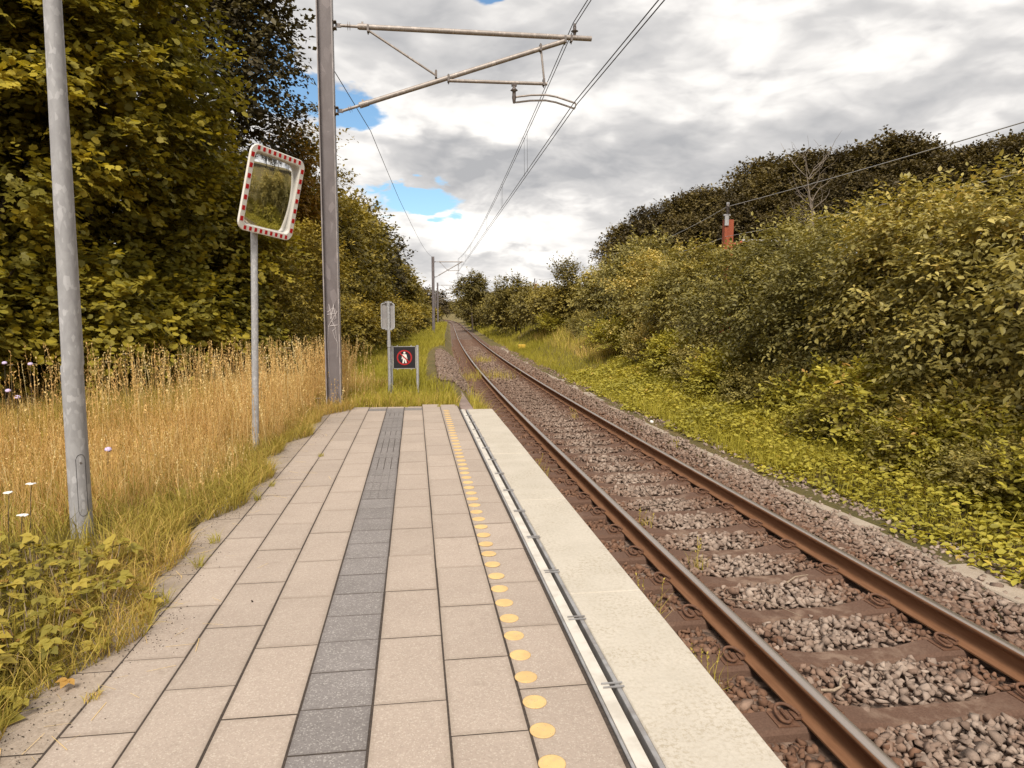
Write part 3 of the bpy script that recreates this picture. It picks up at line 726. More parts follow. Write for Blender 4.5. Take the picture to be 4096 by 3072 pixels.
# ------------------------------------------------------------------ traffic mirror
mr = empty('traffic_mirror', (-1.93, 8.72, -0.03)); tag(mr, 'convex traffic mirror in a white frame with red reflector squares on a grey pole', 'mirror')
b = MB(); b.tube([(0, 0, 0), (0.085, 0, 3.05)], 0.040, 18); b.build('pole', M['galv_fine'], mr)
yw, ti, ro = 0.627, 0.21, 0.084; MW, MH = 0.835, 0.975
nv = Vector((math.cos(yw), -math.sin(yw), 0)); rv = Vector((math.sin(yw), math.cos(yw), 0)); uv = Vector((0, 0, 1))
n2 = nv * math.cos(ti) - uv * math.sin(ti); u2 = uv * math.cos(ti) + nv * math.sin(ti)
r3 = rv * math.cos(ro) - u2 * math.sin(ro); u3 = u2 * math.cos(ro) + rv * math.sin(ro)
mc = Vector((-1.629, 8.70, 3.02)) - Vector(mr.location)
def MF(u, v, w_): return mc + r3 * u + u3 * v + n2 * w_
def rrect(wd, ht, r_, n=6):
    pts = []
    for cx, cy, a0 in ((wd / 2 - r_, ht / 2 - r_, 0), (-wd / 2 + r_, ht / 2 - r_, 90), (-wd / 2 + r_, -ht / 2 + r_, 180), (wd / 2 - r_, -ht / 2 + r_, 270)):
        for k_ in range(n + 1): a = R(a0 + 90 * k_ / n); pts.append((cx + r_ * math.cos(a), cy + r_ * math.sin(a)))
    return pts
def ring_loft(bd, loops, mi=0, close=None):
    n = len(loops[0][0]); base = len(bd.v)
    for poly, wz in loops: bd.v += [tuple(MF(u, v, wz)) for u, v in poly]
    for i in range(len(loops) - 1):
        for j in range(n): bd.f.append([base + i * n + j, base + i * n + (j + 1) % n, base + (i + 1) * n + (j + 1) % n, base + (i + 1) * n + j]); bd.m.append(mi); bd.sm.append(False)
b = MB()
ring_loft(b, [(rrect(MW - .30, MH - .30, .07), -0.10), (rrect(MW - .01, MH - .01, .10), -0.022), (rrect(MW, MH, .10), 0.0), (rrect(MW - .012, MH - .012, .095), 0.008), (rrect(MW - .135, MH - .135, .055), 0.008),
              (rrect(MW - .155, MH - .155, .05), 0.0), (rrect(MW - .175, MH - .175, .05), -0.062)])
n_ = len(rrect(1, 1, .1)); b.f.append(list(range(n_))[::-1]); b.m.append(0); b.sm.append(False)
mframe = b.build('frame', M['white'], mr)
# convex glass
b = MB(); nx, ny = 22, 24; gw, gh = MW - .166, MH - .166
for j in range(ny + 1):
    for i_ in range(nx + 1):
        u, v = (i_ / nx - .5) * gw, (j / ny - .5) * gh
        q = max(abs(u) / (gw / 2), abs(v) / (gh / 2)); cu = min(1, 0.012 / 1)  # rounded corners stay under the frame lip
        b.v.append(tuple(MF(u, v, -0.064 + 0.066 * (1 - (u / (gw / 2)) ** 2 * 0.5 - (v / (gh / 2)) ** 2 * 0.5))))
for j in range(ny):
    for i_ in range(nx):
        a = j * (nx + 1) + i_; b.f.append([a, a + 1, a + nx + 2, a + nx + 1]); b.m.append(0); b.sm.append(True)
b.build('mirror_glass', M['mirror'], mr)
def refl(u, v, wd, ht): MB().prism([(u - wd / 2, v - ht / 2), (u + wd / 2, v - ht / 2), (u + wd / 2, v + ht / 2), (u - wd / 2, v + ht / 2)], lambda a, c, d: MF(a, c, 0.0082 + d), 0.0022).build('reflector', M['red'], mframe)
for k_ in range(9):
    u = -0.315 + 0.63 * k_ / 8
    refl(u, MH / 2 - .036, .036, .044); refl(u, -MH / 2 + .036, .036, .044)
for k_ in range(7):
    v = -0.36 + 0.72 * k_ / 6
    refl(-MW / 2 + .036, v, .042, .052); refl(MW / 2 - .036, v, .042, .052)
b = MB(); b.box(tuple(Vector((0.08, 0.0, 2.86))), (0.10, 0.12, 0.05)); b.tube([Vector((0.08, 0.02, 2.86)), mc - n2 * 0.12], 0.018, 8); b.tube([Vector((0.075, 0.02, 2.70)), mc - n2 * 0.12 - u3 * 0.15], 0.014, 8); b.build('bracket', M['galv_fine'], mr)

# ------------------------------------------------------------------ catenary masts with cantilever
def catenary_mast(x, y, zb, label, arm=4.42, wire_dx=4.22, az_=0.0, hgt=7.05, lod=0, dzs=0.0, kx=1.0):
    t = empty('catenary_mast', (x, y, zb), az_); tag(t, label, 'catenary mast', 'catenary masts along the track')
    hw, fw_, ft, wt = 0.128, 0.24, 0.017, 0.011
    z0 = 0
    b = MB()
    b.box((0, 0, hgt / 2 - .2), (2 * hw - 2 * ft, wt, hgt + .4), 0)
    b.build('mast_web', M['mast'], t)
    for sgn in (-1, 1):
        MB().box((sgn * (hw - ft / 2), 0, hgt / 2 - .2), (ft, fw_, hgt + .404)).build('mast_flange', M['mast_lit'] if lod == 0 else M['mast'], t)
    za, zbr, zc_ = 6.43 - zb * 0 - 0.0, 5.06, 5.30
    xm = hw; n = 12 if lod == 0 else 6
    A = lambda dx_, z: Vector((dx_ if dx_ < 0.6 else 0.6 + (dx_ - 0.6) * kx, 0, z + dzs))
    # brackets and insulators on the mast
    for z, dirv in ((za, Vector((1, 0, 0.0))), (zbr, (A(4.07, 6.385) - A(xm + .12, zbr)).normalized())):
        bb = MB(); bb.box(A(xm + .03, z + .05), (.06, .14, .012)).box(A(xm + .03, z - .05), (.06, .14, .012)).box(A(xm + .006, z), (.012, .14, .14)).tube([A(xm + .05, z - .06), A(xm + .05, z + .06)], .012, 8)
        bb.box(A(xm + .10, z), (.07, .03, .06)); bb.build('hinge_bracket', M['fitting'], t)
        p0 = A(xm + .12, z); bb = MB()
        bb.tube([p0, p0 + dirv * 0.34], 0.024, n)
        for d_ in (0.12, 0.155): bb.lathe([(.024, -.004), (.072, 0.0), (.024, .006)], p0 + dirv * d_, dirv, 16)
        bb.build('rod_insulator', M['tube'], t)
        MB().tube([p0 + dirv * 0.30, p0 + dirv * 0.46], 0.050, n).box(p0 + dirv * 0.36 + Vector((0, 0, .05)), (.03, .02, .06)).build('clamp', M['tube'], t)
    MB().tube([A(xm + .40, za), A(arm + .10, za + .01)], 0.043, n).build('top_tube', M['tube'], t)
    d = (A(4.07, 6.385) - A(xm + .12, zbr)).normalized(); p0 = A(xm + .12, zbr)
    pe = A(4.07, 6.385); MB().tube([p0 + d * .36, pe], 0.041, n).build('brace_tube', M['tube'], t)
    MB().tube([A(0.70, 6.38), A(1.83, 5.70)], 0.019, 8).build('stay_tube', M['tube'], t)
    MB().tube([A(2.03, 5.63), A(3.74, 5.65)], 0.029, n).build('registration_tube', M['tube'], t)
    MB().tube([A(3.63, 6.22), A(3.69, 5.68)], 0.018, 8).build('drop_tube', M['tube'], t)
    for (dx_, z) in ((0.70, 6.40), (1.82, 5.72), (2.03, 5.66), (3.62, 6.24), (3.68, 5.67), (4.05, 6.40), (4.16, 6.42)):
        MB().box(A(dx_, z), (.035, .10, .11)).tube([A(dx_, z - .09), A(dx_, z + .08)], .009, 6).build('clamp', M['fitting'], t)
    if lod == 0:
        bb = MB(); bb.lathe([(.02, 0), (.026, .03), (.03, .06), (.064, .075), (.03, .095), (.03, .14), (.02, .20)], A(wire_dx, za + .045), (0, 0, 1), 14).build('support_insulator', M['insul'], t)
        bb = MB(); bb.box(A(3.16, 5.62), (.09, .05, .07)); bb.lathe([(.02, 0), (.03, .05), (.066, .085), (.03, .105), (.032, .16), (.038, .20), (.028, .26), (.02, .30)], A(3.16, 5.60), (0, 0, -1), 14).build('steady_insulator', M['insul'], t)
    for k_, (zo, yo) in enumerate(((0.0, -.03), (-.075, .03))):
        path = [A(3.19, 5.40 + zo), A(3.45, 5.44 + zo), A(3.72, 5.455 + zo), A(3.90, 5.43 + zo), A(4.10, 5.375 + zo), A(4.24, 5.335 + zo), A(4.245, 5.29)]
        MB().tube([p + Vector((0, yo, 0)) for p in path], 0.017, 8).build('steady_arm', M['tube'], t)
    return t
m1 = catenary_mast(-1.40, 12.42, -0.05, 'grey steel catenary mast standing at the far end of the platform')
# scribbled tag on the web, in pale paint
gr = MB()
strokes = [[(-.07, 1.72), (.02, 1.80), (.06, 1.62), (-.05, 1.50), (.08, 1.74)], [(-.05, 1.86), (.0, 1.55), (.05, 1.45), (.0, 1.40)], [(-.08, 1.68), (.07, 1.70), (.03, 1.86), (-.03, 1.60)], [(-.06, 1.48), (.08, 1.50)],
           [(-.06, 1.5), (-.08, 1.2), (-.07, 0.6)], [(.04, 1.45), (.07, 1.15), (.06, .95)], [(0, 1.4), (.03, 1.28), (.07, 1.2)]]
for i_, st in enumerate(strokes): gr.tube([(x * 1.1, -0.0075 - 0.0004 * i_, z - 0.02) for x, z in st], 0.004 if i_ > 3 else 0.007, 5)
gr.build('graffiti', M['graffiti'], m1)
MB().box((0.10, -0.0, 0.02), (0.42, 0.42, 0.10)).build('footing', M['old_concrete'], m1, 0.02)
m2 = catenary_mast(1.74, 65.0, -0.22, 'grey catenary mast, tallest of those seen beyond the no-pedestrians sign', lod=1, az_=-0.05, dzs=0.15, kx=.56)
catenary_mast(3.95, 120.0, -0.15, 'slim grey catenary mast just right of the tall far one, where the track bends', lod=1, az_=-0.05, dzs=.2, kx=.8)
for (x, y, lb) in ((5.3, 176, 'far pale catenary mast behind the slim one at the bend'), (6.4, 235, 'farthest tiny catenary mast by the vanishing end of the track')):
    catenary_mast(x, y, -0.15, lb, lod=1, kx=.8, az_=0.04 if y < 200 else .1, dzs=-.1)

# ------------------------------------------------------------------ overhead wires (each line is a thing of its own)
def wire(name, label, pts, r_=0.0065, mat='wire', sag=0.0, n=5, group='overhead line wires'):
    out = []
    for (p, q), s_ in zip(zip(pts[:-1], pts[1:]), sag if hasattr(sag, '__len__') else [sag] * 9):
        for t in np.linspace(0, 1, 13)[:-1]:
            v = Vector(p).lerp(Vector(q), float(t)); v.z -= s_ * 4 * t * (1 - t); out.append(v)
    out.append(Vector(pts[-1]))
    o = MB().tube(out, r_, n).build(name, M[mat]); tag(o, label, 'wire', group)
    return o
for sx, lb in ((-.035, 'lower pair of overhead wires, strand nearer the mast'), (.035, 'lower pair of overhead wires, strand farther from the mast')):
    wire('contact_wire', lb, [(3.15 + sx, -14, 5.38), (2.965 + sx, 8.4, 5.34), (2.845 + sx, 12.42, 5.29), (3.98 + sx, 65, 5.42), (7.3 + sx, 120, 5.42), (8.9 + sx, 176, 5.3), (10 + sx, 235, 5.3)], 0.008)
for sx, lb in ((-.025, 'upper pair of overhead wires, strand nearer the mast'), (.03, 'upper pair of overhead wires, strand farther from the mast')):
    o = wire('messenger_wire', lb, [(2.9 + sx, -14, 6.3), (2.82 + sx, 12.42, 6.64), (4.05 + sx, 65, 6.66), (7.4 + sx, 120, 6.7), (8.9 + sx, 176, 6.55), (10 + sx, 235, 6.5)], 0.008, sag=[0.25, 0.70, .7, .6, .5])
    if sx < 0: mess = o
def mess_pt(y):
    t = (y - 12.42) / (65 - 12.42); return (2.82 + (4.05 - 2.82) * t, y, 6.64 + 0.02 * t - 0.70 * 4 * t * (1 - t))
def cont_pt(y):
    t = (y - 12.42) / (65 - 12.42); return (2.845 + (3.98 - 2.845) * t, y, 5.29 + 0.13 * t)
for y_ in (18.5, 19.1, 24.8, 25.3, 31.5, 32.0, 38, 44.5, 51, 57, 61.5):
    MB().tube([mess_pt(y_), cont_pt(y_)], 0.0045, 4).build('dropper', M['wire'], mess)
wire('feeder_wire', 'single dark feeder wire sagging from the near mast to the far mast', [(-1.52, 12.3, 6.05), (-1.0, 18, 6.08), (-0.53, 28, 6.06), (0.45, 45, 6.1), (1.62, 65, 6.85), (3.8, 120, 6.8)], 0.008, sag=[0, 0.01, 0.03, .12, .6])

# ------------------------------------------------------------------ second, parallel line behind the hedge: red masts
def red_mast(x, y, top, label, wd=0.36):
    zb = gz1(x, y) - 0.2
    t = empty('red_mast', (x, y, zb)); tag(t, label, 'mast', 'red masts of the line behind the hedge')
    h = top - zb
    MB().box((0, 0, h / 2), (wd, 0.22, h)).build('post', M['red_mast'], t, 0.006)
    MB().box((-wd * .34, -.14, h - .06), (.16, .05, .36)).box((-wd * .30, -.10, h + .16), (.26, .10, .06)).build('insulator_bracket', M['galv'], t, 0.008)
    pr = [(.03, 0)]; z = 0
    for k_ in range(6): pr += [(.05, .02 + .055 * k_), (.085, .035 + .055 * k_), (.05, .05 + .055 * k_)]
    pr += [(.045, .36), (.03, .44)]
    MB().lathe(pr, (-wd * .22, -.1, h + .18), (0, 0, 1), 12).build('insulator', M['insul'], t)
    MB().box((-wd * .22, -.1, h + .60), (.10, .06, .09)).build('wire_clamp', M['galv'], t)
    MB().tube([(wd / 2, 0, h - .95), (wd / 2 + .45, 0, h - .82)], .055, 8).build('arm_stub', M['red_mast'], t)
    MB().tube([(wd / 2 + .40, 0, h - .80), (wd / 2 + .62, 0, h - .77)], .075, 10).tube([(wd / 2 + .6, 0, h - .77), (wd / 2 + 2.6, 0, h - .77)], .048, 10).build('arm_tube', M['galv'], t)
red_mast(12.0, 26.0, 5.22, 'rust-red mast with a grey insulator poking up behind the shrubs on the right')
red_mast(14.13, 82.0, 5.16, 'tiny rust-red mast top among the distant hedge trees')
wire('line_wire', 'pale wire from the red mast insulator up across the dark hill trees', [(12.1, 2, 5.3), (12.0, 12.8, 5.40), (11.90, 25.9, 5.70), (12.9, 45, 5.55), (14.05, 82, 5.75)], 0.013, 'wire_grey', [.1, .04, .35, .6], group='wires of the line behind the hedge')
wire('line_wire', 'lower pale wire crossing in front of the red mast post', [(12.2, 2, 4.3), (12.1, 12.8, 4.43), (11.83, 25.75, 4.56), (12.75, 35, 4.57), (14.2, 82, 4.7)], 0.011, 'wire_grey', [.1, .05, .05, .4], group='wires of the line behind the hedge')

# ------------------------------------------------------------------ signs past the platform end
sg_ = empty('small_sign', (-0.52, 14.46, -0.05)); tag(sg_, 'grey rounded sign seen from the back on a slim pole above the no-pedestrians sign', 'sign')
MB().tube([(0, 0, 0), (0, 0, 1.93)], 0.033, 14).build('pole', M['galv_fine'], sg_)
MB().tube([(0, 0, 1.0), (0, 0, 1.13)], 0.040, 14).build('sleeve', M['galv_fine'], sg_)
b = MB(); fr = lambda u, v, d_: Vector((-0.015 + u, 0.045 - d_, 1.63 + v)); b.prism(rrect(.26, .52, .045, 4), fr, 0.012); splate = b.build('sign_plate', M['sign_back'], sg_)
b = MB(); o_ = rrect(.275, .535, .05, 4); i2 = rrect(.235, .495, .035, 4); nn = len(o_)
b._add([fr(u, v, .0125) for u, v in o_] + [fr(u, v, .034) for u, v in o_] + [fr(u, v, .034) for u, v in i2] + [fr(u, v, .0125) for u, v in i2], [(k_ * nn + j, k_ * nn + (j + 1) % nn, (k_ + 1) * nn + (j + 1) % nn, (k_ + 1) * nn + j) for k_ in range(3) for j in range(nn)])
b.build('sign_rim', M['galv_fine'], splate)
MB().box((0, .012, 1.905), (.14, .05, .03)).box((0, .012, 1.36), (.14, .05, .03)).build('pole_clamp', M['galv'], sg_)
ps = empty('no_pedestrians_sign', (-0.215, 14.55, -0.06)); tag(ps, 'black square sign with red no-pedestrians ring between two short galvanised posts', 'sign')
for sx, ht in ((-.265, 1.03), (.265, 1.04)): MB().tube([(sx, 0, 0), (sx, 0, ht)], 0.029, 14).build('post', M['galv_fine'], ps)
MB().box((0, -.004, .79), (.44, .02, .44)).build('sign_panel', M['black'], ps, 0.003)
panel = [c for c in ps.children if c.name.startswith('sign_panel')][0]
b = MB()
for zz in (.565, 1.015): b.box((0, -.004, zz), (.475, .024, .012))
for xx in (-.226, .226): b.box((xx, -.004, .79), (.012, .024, .462))
for xx in (-.14, .14):
    b.box((xx, -.004, 1.03), (.02, .02, .024)); b.box((xx, -.004, .548), (.02, .02, .024))
b.build('sign_frame', M['galv'], ps)
PF = lambda u, v, d_: Vector((u, -0.0145 - d_, .79 + v))
b = MB(); N_ = 40; ro_, ri_ = .155, .128
vs = [PF(r_ * math.cos(2 * math.pi * k_ / N_), r_ * math.sin(2 * math.pi * k_ / N_), d_) for d_ in (0, .003) for r_ in (ro_, ri_) for k_ in range(N_)]
fs = []
for k_ in range(N_):
    k1 = (k_ + 1) % N_; fs += [(2 * N_ + k_, 2 * N_ + k1, 3 * N_ + k1, 3 * N_ + k_), (k_, k1, 2 * N_ + k1, 2 * N_ + k_), (N_ + k1, N_ + k_, 3 * N_ + k_, 3 * N_ + k1)]
b._add(vs, fs); c45 = math.sqrt(.5)
b.prism([(-.130 * c45 - .012 * c45, .130 * c45 - .012 * c45), (.130 * c45 - .012 * c45, -.130 * c45 - .012 * c45), (.130 * c45 + .012 * c45, -.130 * c45 + .012 * c45), (-.130 * c45 + .012 * c45, .130 * c45 + .012 * c45)], lambda u, v, d_: PF(u, v, d_ + .0032), .0028)
b.build('red_ring', M['sign_red'], panel)
b = MB(); hd = [(0.0 + .021 * math.cos(2 * math.pi * k_ / 14), .098 + .021 * math.sin(2 * math.pi * k_ / 14)) for k_ in range(14)]
b.prism(hd, PF, .0025)
body = [(-.034, .068), (.026, .068), (.042, .058), (.058, -.030), (.046, -.036), (.034, .012), (.030, .012), (.044, -.115), (.018, -.115), (.002, -.042), (-.014, -.115), (-.042, -.115), (-.024, .012), (-.030, .008), (-.040, -.036), (-.056, -.030), (-.046, .058)]
b.prism([(u, v) for u, v in body][::-1], PF, .0025); b.build('walking_figure', M['sign_white'], panel)

# small lineside things
def post_box(name, x, y, zb, wd, dp, ht, mat, label, cat, cap=0.0):
    t = empty(name, (x, y, zb)); tag(t, label, cat)
    MB().box((0, 0, ht / 2), (wd, dp, ht)).build('body', M[mat], t, wd * .06)
    MB().box((0, 0, ht + .02), (wd * 1.12, dp * 1.12, .045)).build('cap', M['fitting'], t, .008)
    return t
post_box('marker_post', -1.15, 78, -0.2, .24, .2, 1.25, 'wood', 'dark upright marker post in front of the far left bushes', 'post')
post_box('marker_post', .05, 86, -0.2, .24, .2, 1.0, 'wood', 'shorter weathered marker post beside the dark one near the far left bushes', 'post')
ym = empty('track_marker', (6.35, 41.5, gz1(6.35, 41.5) - .05)); tag(ym, 'small yellow marker box in the grass right of the track', 'marker')
MB().box((0, 0, .30), (.42, .30, .26)).build('box', M['yellow'], ym, .02); MB().tube([(0, 0, 0), (0, 0, .2)], .03, 8).build('stake', M['fitting'], ym)

# ================================================================== vegetation
def nrm(a): return a / np.maximum(np.linalg.norm(a, axis=-1, keepdims=True), 1e-9)
# leaf outlines: x across, y along, z up; triangles
LEAF = {}
LEAF['diamond'] = (np.array([(0, 0, 0), (-.5, .42, .10), (0, 1, -.06), (.5, .42, .10)]), np.array([(0, 3, 2), (0, 2, 1)]))
LEAF['ovate'] = (np.array([(0, 0, 0), (.40, .20, .07), (.46, .52, .06), (0, 1, -.14), (-.46, .52, .06), (-.40, .20, .07), (0, .5, -.02)]),
                 np.array([(0, 1, 6), (1, 2, 6), (2, 3, 6), (3, 4, 6), (4, 5, 6), (5, 0, 6)]))
LEAF['oval'] = (np.array([(0, 0, 0), (.42, .30, .08), (.36, .70, .05), (0, 1, -.1), (-.36, .70, .05), (-.42, .30, .08)]), np.array([(0, 1, 3), (1, 2, 3), (0, 3, 5), (3, 4, 5)]))
LEAF['maple'] = (np.array([(0, .34, -.03), (0, 0, 0), (.30, .02, .03), (.58, .26, -.02), (.40, .42, .05), (.50, .76, -.05), (.22, .70, .04), (0, 1.02, -.10), (-.22, .70, .04), (-.50, .76, -.05), (-.40, .42, .05), (-.58, .26, -.02), (-.30, .02, .03)]),
                 np.array([(0, i, i + 1) for i in range(1, 12)] + [(0, 12, 1)]))
LEAF['maple5'] = (np.array([(0, 0, 0), (.56, .24, -.02), (.46, .78, -.05), (0, .98, -.08), (-.46, .78, -.05), (-.56, .24, -.02)]), np.array([(0, 1, 2), (0, 2, 3), (0, 3, 4), (0, 4, 5)]))
LEAF['straw'] = (np.array([(-.5, 0, 0), (.5, 0, 0), (.4, 1, .01), (-.4, 1, .01)]), np.array([(0, 1, 2), (0, 2, 3)]))
LEAF['maple7'] = (np.array([(0, .0, 0), (.46, .10, .03), (.56, .38, -.02), (.46, .76, -.05), (.2, .72, .04), (0, 1.02, -.10), (-.2, .72, .04), (-.46, .76, -.05), (-.56, .38, -.02), (-.46, .10, .03)]), np.array([(0, 1, 2), (0, 2, 3), (0, 3, 4), (0, 4, 5), (0, 5, 6), (0, 6, 7), (0, 7, 8), (0, 8, 9)]))
def leaf_mesh_np(P_, A_, N_, L_, Wd_, shape, tint):
    """many leaves -> arrays. P base points, A along, N up, L length, Wd width ratio"""
    tv, tf = LEAF[shape]; S_ = nrm(np.cross(A_, N_)); N2 = np.cross(S_, A_)
    L3 = L_[:, None, None]
    v = P_[:, None] + tv[None, :, 0:1] * S_[:, None] * L3 * Wd_ + tv[None, :, 1:2] * A_[:, None] * L3 + tv[None, :, 2:3] * N2[:, None] * L3
    n, k_ = len(P_), len(tv)
    f = tf[None] + (np.arange(n) * k_)[:, None, None]
    return v.reshape(-1, 3), f.reshape(-1, 3), np.repeat(tint, k_, 0)

def spray(r_, lobes, nclump, ntw, lpt, twl, rc, L, inner=0.45, flat=0.6, upb=0.25, droop=0.25, face=None, low=-0.75, leafdroop=0.25, tipyoung=0.0, wob=0.35, outn=0.6):
    """leaves set along twigs, twigs in clumps, clumps over lobed crown volumes"""
    lob = np.array([l for l in lobes], float); cen, rad = lob[:, :3], lob[:, 3:6]
    wts = (rad[:, 0] * rad[:, 1] * rad[:, 2]) ** (2 / 3); idx = r_.choice(len(lob), nclump, p=wts / wts.sum())
    d = nrm(r_.normal(size=(nclump, 3)))
    if face is not None:                                     # more growth on the sunlit, open side
        fv = nrm(np.array(face, float)); flip = (d @ fv < -0.15) & (r_.random(nclump) < 0.55); d[flip] = d[flip] - 2 * (d[flip] @ fv)[:, None] * fv
    d[:, 2] = np.where(d[:, 2] < low, -d[:, 2], d[:, 2])
    rr = 1 - inner * r_.random(nclump) ** 1.6
    cc = cen[idx] + d * rad[idx] * rr[:, None]; out = nrm(d / rad[idx])
    ctint = r_.random(nclump)
    n = nclump * ntw
    C3 = np.repeat(cc, ntw, 0); O3 = np.repeat(out, ntw, 0)
    base = C3 + r_.normal(size=(n, 3)) * rc * np.array([1, 1, flat]) * 0.6
    td = nrm(O3 * 0.65 + r_.normal(size=(n, 3)) * 0.55 + np.array([0, 0, upb]))
    tl = twl * r_.uniform(0.6, 1.3, n)
    m = n * lpt
    j = np.tile(np.arange(lpt), n); t = (j + 0.6) / lpt
    B = np.repeat(base, lpt, 0); D = np.repeat(td, lpt, 0); TL = np.repeat(tl, lpt)
    Pp = B + D * (TL * t)[:, None]; Pp[:, 2] -= droop * TL * t * t
    side = nrm(np.cross(D, np.array([0, 0, 1.0])) + 1e-6) * np.where(j % 2 == 0, 1, -1)[:, None]
    Ax = nrm(D * (0.35 + 0.8 * (t > 0.85))[:, None] + side * (0.85 - 0.7 * (t > 0.85))[:, None] + r_.normal(size=(m, 3)) * wob - np.array([0, 0, leafdroop]))
    Nn = nrm(np.array([0, 0, 1.0]) + np.repeat(O3, lpt, 0) * outn + r_.normal(size=(m, 3)) * wob)
    Ls = L * r_.uniform(0.5, 1.3, m)
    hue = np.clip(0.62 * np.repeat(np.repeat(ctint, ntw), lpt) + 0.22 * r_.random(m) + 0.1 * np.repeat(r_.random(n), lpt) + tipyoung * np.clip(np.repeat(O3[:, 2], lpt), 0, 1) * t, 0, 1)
    tint = np.stack([hue, r_.random(m), t], 1)
    return Pp, Ax, Nn, Ls, tint, cc

def lobes_of(r_, c, rad, k_, spread=0.75, size=(0.4, 0.62)):
    c = np.array(c, float); rad = np.array(rad, float); out = [(*c, *(rad * 0.86))]
    for _ in range(k_):
        d = nrm(r_.normal(size=3)); d[2] = abs(d[2]) * 0.9 - 0.25
        out.append((*(c + d * rad * spread), *(rad * r_.uniform(*size))))
    o = np.array(out); top = (o[:, 2] + o[:, 5]).max(); o[:, 5] *= 1; k_z = (c[2] + rad[2] - c[2]) / max(top - c[2], 1e-6)
    up = o[:, 2] > c[2]; o[up, 2] = c[2] + (o[up, 2] - c[2]) * k_z; o[:, 5] *= np.where(o[:, 2] + o[:, 5] > c[2] + rad[2], k_z, 1)
    ext = np.abs(o[:, 0] - c[0]) + o[:, 3]; k_x = 1.12 * rad[0] / max(ext.max(), 1e-6)
    if k_x < 1: o[:, :2] = c[:2] + (o[:, :2] - c[:2]) * k_x; o[:, 3:5] *= k_x ** .5
    return [tuple(q) for q in o]

def trunk_parts(r_, t, H, r0, targets, mat='bark', lean=0.0, nl=6, fork=0.35):
    pts = [(0, 0, -0.2)]; x = y_ = 0.0
    for z in np.linspace(H * .12, H * .82, 6):
        x += r_.normal(0, H * .012) + lean * H / 6; y_ += r_.normal(0, H * .012); pts.append((x, y_, float(z)))
    rads = [r0 * 1.25] + list(np.linspace(r0, r0 * .22, 6))
    MB().tube(pts, rads, 9).build('trunk', M[mat], t)
    if len(targets):
        sel = targets[r_.choice(len(targets), min(nl, len(targets)), replace=False)]
        for q in sel:
            zt = float(np.clip(q[2] * r_.uniform(.45, .7), H * .12, H * .78))
            i_ = min(range(len(pts)), key=lambda a: abs(pts[a][2] - zt)); p0 = Vector(pts[i_]); p2 = Vector(q.tolist())
            mid = p0.lerp(p2, .5) + Vector((0, 0, 0.10 * (p2 - p0).length))
            rb = rads[i_] * .5; MB().tube([p0, p0.lerp(mid, .6), mid, mid.lerp(p2, .6), p2], [rb, rb * .8, rb * .6, rb * .4, rb * .15], 6).build('limb', M[mat], t)

CAMP = np.array([0, 0, 1.62]); CF = np.array([math.sin(R(7.9)), math.cos(R(7.9)), 0]); CR = np.array([CF[1], -CF[0], 0])
def pick_big(world_pos, L_, kmax):
    q = world_pos - CAMP; dep = q @ CF; lat = q @ CR
    sc_ = np.where((dep > 1) & (np.abs(lat / dep) < 0.74) & (np.abs(q[:, 2] / dep) < .5), L_ / np.maximum(np.linalg.norm(q, axis=1), .3), 0)
    return np.argsort(-sc_)[:kmax]
_leafcache = {}
def single_leaves(parent, P_, A_, N_, L_, wd, shape, mat, tint, name='leaf'):
    S_ = nrm(np.cross(A_, N_)); N2 = np.cross(S_, A_)
    for i_ in range(len(P_)):
        key = (shape, mat, round(tint[i_, 0] * 4), round(wd, 2))
        if key not in _leafcache:
            tv, tf = LEAF[shape]; _leafcache[key] = np_mesh('leaf', tv * np.array([wd, 1, 1]), tf, M[mat], np.tile([round(tint[i_, 0] * 4) / 4, .5, .5], (len(tv), 1)))
        o = bpy.data.objects.new(name, _leafcache[key]); COL.objects.link(o); o.parent = parent
        m3 = np.stack([S_[i_], A_[i_], N2[i_]], 1) * L_[i_]
        o.matrix_local = Matrix([[*m3[a], P_[i_][a]] for a in range(3)] + [[0, 0, 0, 1]])

